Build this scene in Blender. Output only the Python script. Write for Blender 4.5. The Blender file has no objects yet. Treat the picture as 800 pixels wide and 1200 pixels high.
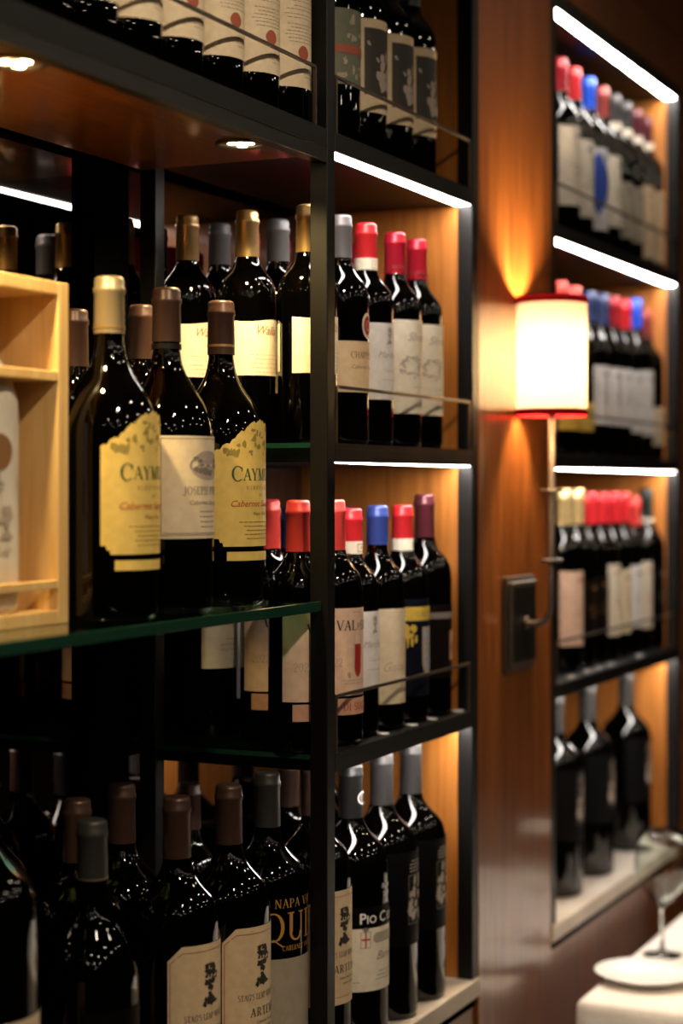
import bpy, bmesh, math, random
from mathutils import Vector
random.seed(7)
sc = bpy.context.scene
COL = sc.collection

# ------------------------------------------------------------------ camera, world, exposure
CAMZ = 1.57                       # eye height above the floor
DIST = 0.959                      # camera to the front plane of the shelving (Y = 0)
F_PX = 2161.0                     # focal length in pixels of the 800 x 1200 frame
TH = math.atan(998.0 / F_PX)      # angle between view axis and shelving direction (+X)
SN, CS = math.sin(TH), math.cos(TH)
HOR = 571.0
cam = bpy.data.cameras.new('camera'); camo = bpy.data.objects.new('camera', cam); COL.objects.link(camo)
camo.location = (0, -DIST, CAMZ)
camo.rotation_euler = (math.pi / 2, 0, -(math.pi / 2 - TH))
cam.sensor_fit = 'VERTICAL'; cam.sensor_height = 36.0; cam.sensor_width = 24.0
cam.lens = F_PX / 1200 * 36.0
cam.shift_y = -(600 - HOR) / 1200.0
cam.clip_start = 0.05
cam.dof.use_dof = True; cam.dof.focus_distance = 2.20; cam.dof.aperture_fstop = 2.5
sc.camera = camo
w = bpy.data.worlds.new('world'); sc.world = w; w.use_nodes = True
w.node_tree.nodes['Background'].inputs[0].default_value = (0.9, 0.75, 0.6, 1)
w.node_tree.nodes['Background'].inputs[1].default_value = 0.01
vs = sc.view_settings
vs.view_transform = 'Standard'; vs.look = 'None'; vs.gamma = 1.0; vs.use_curve_mapping = False
vs.exposure = 0.0
LED = 42.0            # emission of the white strips
DOWN = 105.0           # emission of the small ceiling downlights
PUCK_W = 14.0          # warm shelf spots (W)
SPOT_W = 52.0         # adjustable ceiling spotlight (W)
SCONCE_W = 34.0        # sconce bulb (W)


def Xat(px, Y):
    """X on the plane Y=const that is seen at pixel column px."""
    t = (px - 400.0) / F_PX
    return (Y + DIST) * (CS + t * SN) / (SN - t * CS)


def Zof(X, Y, py):
    """height relative to the eye seen at pixel row py for a point standing at X, Y."""
    return (HOR - py) * (X * CS + (Y + DIST) * SN) / F_PX


# ------------------------------------------------------------------ materials
M = {}


def mat(name, col, rough=0.5, metal=0.0, coat=0.0, spec=0.5, **kw):
    m = bpy.data.materials.new(name); m.use_nodes = True
    b = m.node_tree.nodes['Principled BSDF']
    b.inputs['Base Color'].default_value = (*col, 1)
    b.inputs['Roughness'].default_value = rough
    b.inputs['Metallic'].default_value = metal
    b.inputs['Coat Weight'].default_value = coat
    b.inputs['Coat Roughness'].default_value = 0.08
    b.inputs['Specular IOR Level'].default_value = spec
    for k, v in kw.items():
        b.inputs[k].default_value = v
    M[name] = m
    return m


def noise_tint(m, c1, c2, scale, stretch=(1, 1, 1), detail=4.0, lo=0.35, hi=0.65, bump=0.0, coord='Object', dist=0.0):
    nt = m.node_tree; b = nt.nodes['Principled BSDF']
    tc = nt.nodes.new('ShaderNodeTexCoord'); mp = nt.nodes.new('ShaderNodeMapping')
    mp.inputs['Scale'].default_value = stretch
    nz = nt.nodes.new('ShaderNodeTexNoise'); nz.inputs['Scale'].default_value = scale
    nz.inputs['Detail'].default_value = detail; nz.inputs['Distortion'].default_value = dist
    cr = nt.nodes.new('ShaderNodeValToRGB')
    cr.color_ramp.elements[0].position = lo; cr.color_ramp.elements[1].position = hi
    cr.color_ramp.elements[0].color = (*c1, 1); cr.color_ramp.elements[1].color = (*c2, 1)
    L = nt.links.new
    L(tc.outputs[coord], mp.inputs[0]); L(mp.outputs[0], nz.inputs[0]); L(nz.outputs[0], cr.inputs[0])
    L(cr.outputs[0], b.inputs['Base Color'])
    if bump:
        bp = nt.nodes.new('ShaderNodeBump'); bp.inputs['Strength'].default_value = bump
        bp.inputs['Distance'].default_value = 0.002
        L(nz.outputs[0], bp.inputs['Height']); L(bp.outputs[0], b.inputs['Normal'])


def emit(name, col, strength):
    m = bpy.data.materials.new(name); m.use_nodes = True; nt = m.node_tree
    nt.nodes.clear()
    e = nt.nodes.new('ShaderNodeEmission'); o = nt.nodes.new('ShaderNodeOutputMaterial')
    e.inputs[0].default_value = (*col, 1); e.inputs[1].default_value = strength
    nt.links.new(e.outputs[0], o.inputs[0]); M[name] = m
    return m


mat('glass_dark', (0.0006, 0.0005, 0.0004), 0.004, spec=0.5)
mat('steel', (0.0045, 0.0038, 0.0034), 0.46, metal=0.0, spec=0.3)
mat('steel_soft', (0.007, 0.006, 0.0052), 0.38, spec=0.35)
mat('bronze', (0.10, 0.075, 0.055), 0.40, metal=0.6)
mat('wood', (0.3, 0.1, 0.03), 0.36, coat=0.6)
noise_tint(M['wood'], (0.13, 0.036, 0.0065), (0.28, 0.088, 0.017), 14.0, (6, 6, 0.35), 6.0, 0.3, 0.7, 0.0, dist=0.6)
mat('wood_panel', (0.4, 0.16, 0.04), 0.42, coat=0.15)
noise_tint(M['wood_panel'], (0.36, 0.115, 0.018), (0.56, 0.205, 0.035), 16.0, (6, 6, 0.3), 6.0, 0.3, 0.7, 0.0, dist=0.5)
mat('wood_ceiling', (0.3, 0.1, 0.03), 0.28, coat=0.4)
noise_tint(M['wood_ceiling'], (0.20, 0.062, 0.014), (0.36, 0.125, 0.03), 12.0, (0.5, 8, 6), 5.0, 0.3, 0.7)
mat('pine', (0.8, 0.5, 0.18), 0.5)
noise_tint(M['pine'], (0.72, 0.42, 0.15), (0.86, 0.60, 0.26), 9.0, (7, 7, 0.5), 5.0, 0.3, 0.7, dist=0.8)
mat('stone', (0.6, 0.52, 0.43), 0.45)
noise_tint(M['stone'], (0.50, 0.42, 0.34), (0.68, 0.60, 0.50), 7.0, (1, 1, 1), 6.0, 0.35, 0.7)
mat('mirror', (0.28, 0.25, 0.23), 0.01, metal=1.0)
mat('gap', (0.002, 0.002, 0.002), 0.7, spec=0.0)
mat('plaster', (0.10, 0.07, 0.05), 0.8)
noise_tint(M['plaster'], (0.028, 0.018, 0.012), (0.04, 0.026, 0.018), 3.0)
mat('ceiling_paint', (0.05, 0.035, 0.027), 0.8)
noise_tint(M['ceiling_paint'], (0.014, 0.010, 0.008), (0.02, 0.014, 0.011), 2.0)
mat('floor_wood', (0.1, 0.05, 0.025), 0.35)
noise_tint(M['floor_wood'], (0.025, 0.013, 0.007), (0.05, 0.026, 0.013), 6.0, (0.4, 6, 1), 5.0)
mat('clear', (0.93, 0.98, 0.95), 0.0, **{'Transmission Weight': 1.0, 'IOR': 1.5})
mat('green_glass', (0.35, 0.75, 0.52), 0.0, **{'Transmission Weight': 1.0, 'IOR': 1.5})
mat('edge_green', (0.010, 0.045, 0.027), 0.12, coat=0.5)
mat('linen', (0.80, 0.74, 0.66), 0.85)
noise_tint(M['linen'], (0.77, 0.70, 0.62), (0.83, 0.77, 0.69), 60.0, bump=0.08)
mat('china', (0.86, 0.84, 0.81), 0.12)
mat('silverware', (0.7, 0.68, 0.65), 0.2, metal=1.0)
mat('disc', (0.85, 0.83, 0.80), 0.25, metal=0.3)
emit('led', (1.0, 0.93, 0.86), LED)
emit('puck_led', (1.0, 0.80, 0.45), 30.0)
emit('down_led', (1.0, 0.84, 0.64), DOWN)
emit('bulb', (1.0, 0.76, 0.46), 60.0)
# lampshade: thin fabric that lets the bulb shine through
m = bpy.data.materials.new('shade_cloth'); m.use_nodes = True; nt = m.node_tree; nt.nodes.clear(); M['shade_cloth'] = m
tr = nt.nodes.new('ShaderNodeBsdfTranslucent'); df = nt.nodes.new('ShaderNodeBsdfDiffuse'); mx = nt.nodes.new('ShaderNodeMixShader'); o = nt.nodes.new('ShaderNodeOutputMaterial')
tr.inputs[0].default_value = (0.97, 0.92, 0.82, 1); df.inputs[0].default_value = (0.9, 0.82, 0.68, 1); mx.inputs[0].default_value = 0.35
nt.links.new(tr.outputs[0], mx.inputs[1]); nt.links.new(df.outputs[0], mx.inputs[2]); nt.links.new(mx.outputs[0], o.inputs[0])

m = m.copy(); m.name = 'shade_red'; M['shade_red'] = m      # red fabric trim, thin enough to glow a little
for n_ in m.node_tree.nodes:
    if n_.type == 'BSDF_TRANSLUCENT': n_.inputs[0].default_value = (0.004, 0.0001, 0.00015, 1)
    if n_.type == 'BSDF_DIFFUSE': n_.inputs[0].default_value = (0.32, 0.008, 0.011, 1)
    if n_.type == 'MIX_SHADER': n_.inputs[0].default_value = 0.6
# papers, foils, inks
for n, c in dict(cream=(0.80, 0.66, 0.46), ivory=(0.84, 0.75, 0.60), white=(0.82, 0.78, 0.76), tan=(0.78, 0.58, 0.36), yellow=(0.86, 0.62, 0.17),
                 buff=(0.74, 0.58, 0.38), black_paper=(0.0022, 0.002, 0.0018), brown_paper=(0.007, 0.004, 0.0028), navy_paper=(0.005, 0.0065, 0.015),
                 mustard=(0.70, 0.48, 0.08), greige=(0.42, 0.36, 0.27), old_green=(0.16, 0.17, 0.12), pink_paper=(0.66, 0.36, 0.25), peach=(0.82, 0.56, 0.42)).items():
    mat(n, c, 0.55, spec=0.08 if max(c) < 0.05 else 0.4)
    noise_tint(M[n], tuple(v * 0.93 for v in c), tuple(min(1, v * 1.05) for v in c), 90.0, bump=0.05)
for n, c in dict(ink=(0.03, 0.025, 0.02), ink_grey=(0.22, 0.19, 0.16), ink_green=(0.03, 0.09, 0.04), ink_red=(0.50, 0.05, 0.02), ink_brown=(0.30, 0.14, 0.05),
                 ink_white=(0.80, 0.76, 0.72), ink_olive=(0.36, 0.27, 0.06), ink_mauve=(0.44, 0.36, 0.30), ink_faint=(0.58, 0.46, 0.34), ink_blue=(0.02, 0.06, 0.38),
                 wine_red=(0.42, 0.02, 0.02), pale_blue=(0.36, 0.45, 0.62), seal_red=(0.40, 0.09, 0.05)).items():
    mat(n, c, 0.6)
mat('ink_gold', (0.66, 0.33, 0.07), 0.4, metal=0.15)
for n, (c, r, me) in dict(foil_gold=((0.62, 0.40, 0.17), 0.34, 0.75), foil_champagne=((0.44, 0.34, 0.20), 0.38, 0.6), foil_grey=((0.16, 0.15, 0.155), 0.42, 0.35),
                          foil_red=((0.62, 0.022, 0.028), 0.30, 0.25), foil_coral=((0.66, 0.055, 0.045), 0.34, 0.2), foil_crimson=((0.42, 0.012, 0.03), 0.28, 0.3),
                          foil_blue=((0.035, 0.06, 0.26), 0.32, 0.25), foil_bright_blue=((0.02, 0.10, 0.72), 0.28, 0.2), foil_navy=((0.03, 0.045, 0.13), 0.35, 0.25),
                          foil_burgundy=((0.10, 0.02, 0.028), 0.30, 0.3), foil_brown=((0.075, 0.038, 0.028), 0.36, 0.35), foil_black=((0.014, 0.013, 0.013), 0.36, 0.3),
                          foil_charcoal=((0.05, 0.046, 0.045), 0.42, 0.35), foil_pale_gold=((0.78, 0.56, 0.24), 0.33, 0.65), foil_rose=((0.30, 0.05, 0.04), 0.32, 0.3),
                          foil_darkred=((0.30, 0.012, 0.02), 0.32, 0.25), foil_green=((0.012, 0.028, 0.026), 0.35, 0.2)).items():
    mat(n, c, r, me)


# ------------------------------------------------------------------ object helpers
def link(name, me, m=None, parent=None):
    o = bpy.data.objects.new(name, me); COL.objects.link(o)
    if m is not None and len(me.materials) == 0:
        me.materials.append(M[m])
    if parent is not None:
        o.parent = parent
    return o


def tag(o, label=None, cat=None, group=None, kind=None):
    if label: o['label'] = label
    if cat: o['category'] = cat
    if group: o['group'] = group
    if kind: o['kind'] = kind
    return o


def thing(name, label, cat, loc=(0, 0, 0), group=None, rz=0.0):
    o = bpy.data.objects.new(name, None); COL.objects.link(o)
    o.empty_display_size = 0.05
    o.location = loc; o.rotation_euler = (0, 0, rz)
    return tag(o, label, cat, group)


def bm_mesh(bm, name, smooth=False):
    me = bpy.data.meshes.new(name); bm.normal_update(); bm.to_mesh(me); bm.free()
    if smooth:
        for p in me.polygons: p.use_smooth = True
    return me


def box_bm(bm, x0, x1, y0, y1, z0, z1, bev=0.0):
    r = bmesh.ops.create_cube(bm, size=1.0)
    for v in r['verts']:
        v.co = Vector((x0 + (v.co.x + .5) * (x1 - x0), y0 + (v.co.y + .5) * (y1 - y0), z0 + (v.co.z + .5) * (z1 - z0)))
    if bev:
        es = list({e for v in r['verts'] for e in v.link_edges})
        bmesh.ops.bevel(bm, geom=es, offset=bev, segments=1, affect='EDGES')
    return bm


def box(name, x0, x1, y0, y1, z0, z1, m, parent=None, bev=0.0, rel=True):
    """box in world X, Y and eye-relative Z (rel=True)"""
    dz = CAMZ if rel else 0.0
    c = Vector(((x0 + x1) / 2, (y0 + y1) / 2, z0 + dz))
    bm = box_bm(bmesh.new(), x0 - c.x, x1 - c.x, y0 - c.y, y1 - c.y, 0, z1 - z0, bev)
    o = link(name, bm_mesh(bm, name), m, parent)
    o.location = c - (wloc(parent) if parent else Vector())
    return o


def wloc(o):
    v = Vector(o.location)
    while o.parent is not None:
        o = o.parent; v += Vector(o.location)
    return v


def lathe(name, prof, seg=40, close_top=True, close_bot=True):
    vs_, fs = [], []
    for (r, z) in prof:
        for k in range(seg):
            a = 2 * math.pi * k / seg
            vs_.append((r * math.cos(a), r * math.sin(a), z))
    for i in range(len(prof) - 1):
        for k in range(seg):
            a, b = i * seg + k, i * seg + (k + 1) % seg
            fs.append((a, b, b + seg, a + seg))
    if close_bot: fs.append(tuple(reversed(range(seg))))
    if close_top: fs.append(tuple((len(prof) - 1) * seg + k for k in range(seg)))
    me = bpy.data.meshes.new(name); me.from_pydata(vs_, [], fs); me.update()
    for p in me.polygons: p.use_smooth = len(p.vertices) == 4
    return me


def tube(name, pts, r, seg=10):
    """round bar along a polyline"""
    pts = [Vector(p) for p in pts]; vs_, fs = [], []
    up = Vector((0, 0, 1))
    prev = None
    for i, p in enumerate(pts):
        d = (pts[min(i + 1, len(pts) - 1)] - pts[max(i - 1, 0)]).normalized()
        a = d.cross(up)
        if a.length < 1e-3: a = d.cross(Vector((0, 1, 0)))
        if prev is not None:
            a = prev - d * prev.dot(d)
        a.normalize(); prev = a
        b = d.cross(a)
        for k in range(seg):
            t = 2 * math.pi * k / seg
            vs_.append(p + a * r * math.cos(t) + b * r * math.sin(t))
    for i in range(len(pts) - 1):
        for k in range(seg):
            q, s = i * seg + k, i * seg + (k + 1) % seg
            fs.append((q, s, s + seg, q + seg))
    fs.append(tuple(reversed(range(seg)))); fs.append(tuple((len(pts) - 1) * seg + k for k in range(seg)))
    me = bpy.data.meshes.new(name); me.from_pydata([tuple(v) for v in vs_], [], fs); me.update()
    for p in me.polygons: p.use_smooth = len(p.vertices) == 4
    return me


# ------------------------------------------------------------------ flat print that is wrapped round a bottle
GL = {}


def _glyphs():
    T, t = 0.15, 0.055

    def ln(x0, y0, x1, y1, wd):
        n = 5; dx, dy = x1 - x0, y1 - y0; l = math.hypot(dx, dy); nx, ny = -dy / l * wd / 2, dx / l * wd / 2
        if abs(dy) > 0.5 * l:            # uprights are cut level at cap height and base line
            nx, ny = -wd / 2 * (1 if dy > 0 else -1), 0
        q = []
        for i in range(n):
            a, b = i / n, (i + 1) / n
            q.append([(x0 + dx * a + nx, y0 + dy * a + ny), (x0 + dx * a - nx, y0 + dy * a - ny), (x0 + dx * b - nx, y0 + dy * b - ny), (x0 + dx * b + nx, y0 + dy * b + ny)])
        return q

    def sf(x, y, l=0.30):
        yy = 0 if y < 0.5 else 1 - 0.05
        return [[(x - l / 2, yy), (x + l / 2, yy), (x + l / 2, yy + 0.05), (x - l / 2, yy + 0.05)]]

    def arc(cx, cy, rx, ry, a0, a1, wt=T, wn=t):
        q = []; n = 18
        for i in range(n):
            c = []
            for (k, inn) in ((i, 0), (i, 1), (i + 1, 1), (i + 1, 0)):
                a = math.radians(a0 + (a1 - a0) * k / n)
                ex, ey = (rx - wt, ry - wn) if inn else (rx, ry)
                c.append((cx + ex * math.cos(a), cy + ey * math.sin(a)))
            q.append(c)
        return q

    def stem(x): return ln(x, 0, x, 1, T) + sf(x, 0) + sf(x, 1)

    g = GL
    g['A'] = (0.80, ln(0.08, 0, 0.40, 1, t * 1.3) + ln(0.40, 1, 0.70, 0, T) + ln(0.2, 0.36, 0.58, 0.36, t) + sf(0.08, 0, .24) + sf(0.70, 0, .28))
    g['C'] = (0.80, arc(0.45, 0.5, 0.43, 0.52, 48, 312) + [[(0.70, 0.66), (0.78, 0.66), (0.78, 0.98), (0.70, 0.90)]])
    g['D'] = (0.88, stem(0.18) + arc(0.38, 0.5, 0.46, 0.5, -90, 90) + ln(0.18, 0.975, 0.4, 0.975, .05) + ln(0.18, 0.025, 0.4, 0.025, .05))
    g['E'] = (0.70, stem(0.18) + ln(0.18, 0.975, 0.62, 0.975, .05) + ln(0.18, 0.52, 0.5, 0.52, .05) + ln(0.18, 0.025, 0.64, 0.025, .05) + ln(0.62, 0.78, 0.62, 1, .05) + ln(0.64, 0, 0.64, .24, .05))
    g['F'] = (0.66, stem(0.18) + ln(0.18, 0.975, 0.62, 0.975, .05) + ln(0.18, 0.52, 0.5, 0.52, .05) + ln(0.62, 0.78, 0.62, 1, .05))
    g['G'] = (0.86, g['C'][1] + ln(0.72, 0.05, 0.72, 0.42, T) + sf(0.72, 0)[:0] + [[(0.55, 0.40), (0.86, 0.40), (0.86, 0.45), (0.55, 0.45)]])
    g['H'] = (0.90, stem(0.18) + stem(0.72) + ln(0.18, 0.5, 0.72, 0.5, .055))
    g['I'] = (0.38, stem(0.19))
    g['J'] = (0.46, ln(0.27, 0.05, 0.27, 1, T) + sf(0.27, 1) + arc(0.10, 0.05, 0.245, 0.22, 180, 360, .12, .06))
    g['L'] = (0.66, stem(0.18) + ln(0.18, 0.025, 0.62, 0.025, .05) + ln(0.62, 0, 0.62, .26, .05))
    g['M'] = (1.02, ln(0.16, 0, 0.16, 1, t * 1.2) + ln(0.18, 1, 0.50, 0, T) + ln(0.50, 0, 0.82, 1, t * 1.2) + ln(0.84, 0, 0.84, 1, T) + sf(0.16, 0, .26) + sf(0.84, 0, .3) + sf(.14, 1, .2) + sf(.88, 1, .2))
    g['N'] = (0.90, ln(0.16, 0, 0.16, 1, t * 1.2) + ln(0.18, 1, 0.72, 0, T) + ln(0.74, 0, 0.74, 1, t * 1.2) + sf(0.16, 0, .26) + sf(0.74, 1, .26) + sf(.14, 1, .2))
    g['O'] = (0.94, arc(0.47, 0.5, 0.45, 0.52, 0, 360))
    g['P'] = (0.72, stem(0.18) + arc(0.36, 0.73, 0.32, 0.27, -90, 90) + ln(0.18, 0.975, 0.38, 0.975, .05) + ln(0.18, 0.485, 0.38, 0.485, .05))
    g['Q'] = (0.96, arc(0.47, 0.5, 0.45, 0.52, 0, 360) + ln(0.45, 0.08, 0.86, -0.20, 0.09))
    g['R'] = (0.80, g['P'][1] + ln(0.38, 0.5, 0.70, 0, T) + sf(0.72, 0, .2))
    g['S'] = (0.62, arc(0.31, 0.745, 0.25, 0.27, 35, 270, .11, .08) + arc(0.31, 0.27, 0.27, 0.285, -145, 90, .11, .08))
    g['T'] = (0.76, ln(0.38, 0, 0.38, 1, T) + sf(0.38, 0) + ln(0.05, 0.975, 0.71, 0.975, .05) + ln(0.06, 0.76, 0.06, 1, .05) + ln(0.70, 0.76, 0.70, 1, .05))
    g['U'] = (0.86, ln(0.18, 0.3, 0.18, 1, T) + ln(0.70, 0.3, 0.70, 1, t * 1.2) + arc(0.42, 0.3, 0.315, 0.32, 180, 360, T * .8, t * 1.2) + sf(0.18, 1) + sf(0.70, 1, .26))
    g['V'] = (0.80, ln(0.12, 1, 0.42, 0, T) + ln(0.42, 0, 0.72, 1, t * 1.3) + sf(0.12, 1, .28) + sf(0.72, 1, .24))
    g['W'] = (1.12, ln(0.10, 1, 0.34, 0, T) + ln(0.34, 0, 0.56, 1, t * 1.2) + ln(0.56, 1, 0.80, 0, T) + ln(0.80, 0, 1.02, 1, t * 1.2) + sf(0.1, 1, .26) + sf(1.02, 1, .22))
    g['Y'] = (0.78, ln(0.39, 0, 0.39, 0.45, T) + sf(0.39, 0) + ln(0.10, 1, 0.39, 0.42, T) + ln(0.39, 0.42, 0.68, 1, t * 1.3) + sf(.1, 1, .26) + sf(.68, 1, .22))
    g['Z'] = (0.70, ln(0.06, 0.97, 0.64, 0.97, .06) + ln(0.60, 0.97, 0.08, 0.03, T) + ln(0.04, 0.03, 0.64, 0.03, .06))
    g['K'] = (0.84, stem(0.18) + ln(0.24, 0.42, 0.68, 1, t * 1.3) + ln(0.36, 0.6, 0.70, 0, T) + sf(.72, 0, .24))
    g['B'] = (0.74, g['P'][1] + arc(0.38, 0.25, 0.34, 0.26, -90, 90) + ln(0.18, 0.025, 0.4, 0.025, .05))
    g['0'] = (0.66, arc(0.33, 0.5, 0.29, 0.52, 0, 360, .10, .05))
    g['2'] = (0.62, arc(0.30, 0.74, 0.25, 0.27, -25, 180, .10, .05) + ln(0.50, 0.66, 0.08, 0.04, .09) + ln(0.04, 0.04, 0.58, 0.04, .08))
    g["'"] = (0.24, ln(0.12, 0.72, 0.12, 1, .09))
    g[' '] = (0.36, [])


_glyphs()
_fontcache = {}


def font_polys(s, shear=0.0):
    key = (s, shear)
    if key not in _fontcache:
        cu = bpy.data.curves.new('text', 'FONT'); cu.body = s; cu.size = 1.0; cu.shear = shear; cu.resolution_u = 2
        ob = bpy.data.objects.new('text', cu)
        me = bpy.data.meshes.new_from_object(ob)
        _fontcache[key] = ([(v.co.x, v.co.y) for v in me.vertices], [tuple(p.vertices) for p in me.polygons])
        bpy.data.objects.remove(ob); bpy.data.curves.remove(cu); bpy.data.meshes.remove(me)
    return _fontcache[key]


class Print:
    """2-D ink: x metres along the label (0 = centre front), y metres above the base"""

    def __init__(s): s.v, s.f = [], []

    def poly(s, pts):
        n = len(s.v); s.v += pts; s.f.append(tuple(range(n, n + len(pts)))); return s

    def rect(s, x0, y0, x1, y1):
        n = max(1, int(abs(x1 - x0) / 0.004))
        for i in range(n):
            a, b = x0 + (x1 - x0) * i / n, x0 + (x1 - x0) * (i + 1) / n
            s.poly([(a, y0), (b, y0), (b, y1), (a, y1)])
        return s

    def frame(s, x0, y0, x1, y1, wd=0.0006):
        return s.rect(x0, y0, x1, y0 + wd).rect(x0, y1 - wd, x1, y1).rect(x0, y0, x0 + wd, y1).rect(x1 - wd, y0, x1, y1)

    def serif(s, txt, x, y, h, sx=0.9, first=1.0, align='c', gap=0.06):
        wds = [GL[c][0] * sx * h * (first if i == 0 else 1) + gap * h for i, c in enumerate(txt)]
        cx = x - (sum(wds) / 2 if align == 'c' else 0)
        for i, c in enumerate(txt):
            k = first if i == 0 else 1.0
            for q in GL[c][1]:
                s.poly([(cx + a * sx * h * k, y + b * h * k) for a, b in q])
            cx += wds[i]
        return s

    def text(s, txt, x, y, h, shear=0.0, align='c', sx=1.0):
        vv, ff = font_polys(txt, shear)
        x0, x1 = min(v[0] for v in vv), max(v[0] for v in vv)
        k = h / 0.72; off = -(x0 + x1) / 2 * k * sx if align == 'c' else -x0 * k * sx
        n = len(s.v); s.v += [(x + off + a * k * sx, y + b * k) for a, b in vv]; s.f += [tuple(i + n for i in q) for q in ff]
        return s

    def blob(s, cx, cy, rx, ry, jag=0.15, n=14, seed=0):
        rd = random.Random(seed)
        rr = [1 + rd.uniform(-jag, jag) for _ in range(n)]
        c = (cx, cy)
        for i in range(n):
            a, b = 2 * math.pi * i / n, 2 * math.pi * (i + 1) / n
            p, q = rr[i], rr[(i + 1) % n]
            P = (cx + rx * p * math.cos(a), cy + ry * p * math.sin(a)); Q = (cx + rx * q * math.cos(b), cy + ry * q * math.sin(b))
            h1 = ((P[0] + cx) / 2, (P[1] + cy) / 2); h2 = ((Q[0] + cx) / 2, (Q[1] + cy) / 2)
            s.poly([c, h1, h2]); s.poly([h1, P, Q, h2])
        return s

    def ring(s, cx, cy, rx, ry, wd, n=28):
        for i in range(n):
            a, b = 2 * math.pi * i / n, 2 * math.pi * (i + 1) / n
            s.poly([(cx + rx * math.cos(a), cy + ry * math.sin(a)), (cx + rx * math.cos(b), cy + ry * math.sin(b)),
                    (cx + (rx - wd) * math.cos(b), cy + (ry - wd) * math.sin(b)), (cx + (rx - wd) * math.cos(a), cy + (ry - wd) * math.sin(a))])
        return s

    def stroke(s, pts, wd):
        for (x0, y0), (x1, y1) in zip(pts, pts[1:]):
            l = math.hypot(x1 - x0, y1 - y0) or 1e-6; nx, ny = -(y1 - y0) / l * wd / 2, (x1 - x0) / l * wd / 2
            s.poly([(x0 + nx, y0 + ny), (x0 - nx, y0 - ny), (x1 - nx, y1 - ny), (x1 + nx, y1 + ny)])
        return s

    def lines(s, x, y, half, n, dy, h=0.0009, seed=1):
        """rows of small dashes the size of fine print"""
        rd = random.Random(seed)
        for i in range(n):
            hw = half * rd.uniform(0.6, 1.0); a = x - hw
            while a < x + hw:
                l = rd.uniform(0.002, 0.006); s.rect(a, y - i * dy, min(a + l, x + hw), y - i * dy + h); a += l + 0.0012
        return s

    def wrap(s, R, off, name):
        me = bpy.data.meshes.new(name)
        rr = R + off
        me.from_pydata([(rr * math.sin(x / R), -rr * math.cos(x / R), y) for x, y in s.v], [], s.f); me.update()
        return me


def paper(R, half, z0, z1, name='label', off=0.0005, nth=48, nz=6, top=None, bot=None, ctr=0.0):
    """curved sheet; half in degrees; top/bot are functions u in -1..1 -> height"""
    vs_, fs = [], []; ha = math.radians(half)
    for i in range(nth + 1):
        u = -1 + 2 * i / nth; a = ha * u + math.radians(ctr)
        t = top(u) if top else z1
        b = bot(u) if bot else z0
        for j in range(nz + 1):
            z = b + (t - b) * j / nz
            vs_.append(((R + off) * math.sin(a), -(R + off) * math.cos(a), z))
    for i in range(nth):
        for j in range(nz):
            a = i * (nz + 1) + j; fs.append((a, a + nz + 1, a + nz + 2, a + 1))
    me = bpy.data.meshes.new(name); me.from_pydata(vs_, [], fs); me.update()
    for p in me.polygons: p.use_smooth = True
    return me


# ------------------------------------------------------------------ bottles
HIGH = ((.60, 1), (.625, .993), (.645, .975), (.665, .935), (.682, .875), (.697, .79), (.71, .69), (.722, .575), (.734, .45), (.748, .31), (.763, .19), (.78, .10), (.80, .04), (.825, 0))
SLOPE = ((.535, 1), (.56, .985), (.585, .945), (.61, .875), (.635, .78), (.66, .655), (.68, .53), (.70, .395), (.718, .28), (.737, .18), (.757, .10), (.78, .045), (.81, 0))


def body_profile(R, H, rn, sh=0.60, nk=0.775):
    """Bordeaux profile: straight body, convex shoulder, concave sweep into the neck"""
    p = [(R * 0.55, 0.004), (R * 0.86, 0.0), (R * 0.97, 0.002), (R, 0.008), (R, 0.05), (R, 0.3 * H)]
    for z, r in (SLOPE if sh < 0.595 else HIGH):
        p.append((rn + (R - rn) * r, z * H))
    p += [(rn * 0.97, H - 0.012), (rn * 0.97, H - 0.002)]
    return p


KIND = {}


def kind(name, R=0.0375, H=0.300, rn=0.0140, sh=0.60, nk=0.775, cap='foil_black', cl=0.058, capband=None, parts=(), glass='glass_dark'):
    L = [('body', lathe('bottle_body', body_profile(R, H, rn, sh, nk)), glass, None)]
    e = 0.0007
    q = rn + e
    cp = [(q + 0.0006, H - cl), (q + 0.0006, H - cl + 0.001), (q, H - 0.019), (q + 0.0012, H - 0.0165), (q + 0.0012, H - 0.0125), (q, H - 0.0105), (q, H - 0.004), (q - 0.001, H - 0.0012), (q - 0.003, H + 0.0002)]
    L.append(('capsule', lathe('capsule', cp, 32, True, False), cap, None))
    if capband:   # paper strip or foil line round the capsule's lower end: (material, z below top, height)
        for (cm, zt, hh, nm) in capband:
            L.append((nm, lathe(nm, [(q + 0.0011, H - zt - hh), (q + 0.0011, H - zt)], 32, False, False), cm, 'capsule'))
    for prt in parts:
        L.append(prt)
    for (_, me, mm, _) in L:
        if len(me.materials) == 0: me.materials.append(M[mm])
    KIND[name] = (R, H, L)


USED_LABELS = {}


def bottle(kd, X, Y, zrel, label, group=None, rz=0.0, h=None, name='wine_bottle'):
    R, H, L = KIND[kd]
    t = thing(name, label, 'bottle', (X, Y, zrel + CAMZ), group, rz)
    if h: t.scale = (1, 1, h / H)
    done = {}
    for (nm, me, mm, par) in L:
        o = bpy.data.objects.new(nm, me); COL.objects.link(o)
        o.parent = done[par] if par else t
        if nm in ('small_print', 'script_lines', 'vine_print', 'picture_print', 'mottled_print', 'oval_engraving'): o['kind'] = 'stuff'
        done.setdefault(nm, o)
    return t


def lab(R, half, z0, z1, m, **k): return ('label', paper(R, half, z0, z1, **k), m, None)


def ink(pr, R, m, off=0.0010, name='lettering', par='label'): return (name, pr.wrap(R, off, name), m, par)


RM = 0.0525   # magnum radius
HM = 0.360


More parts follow.
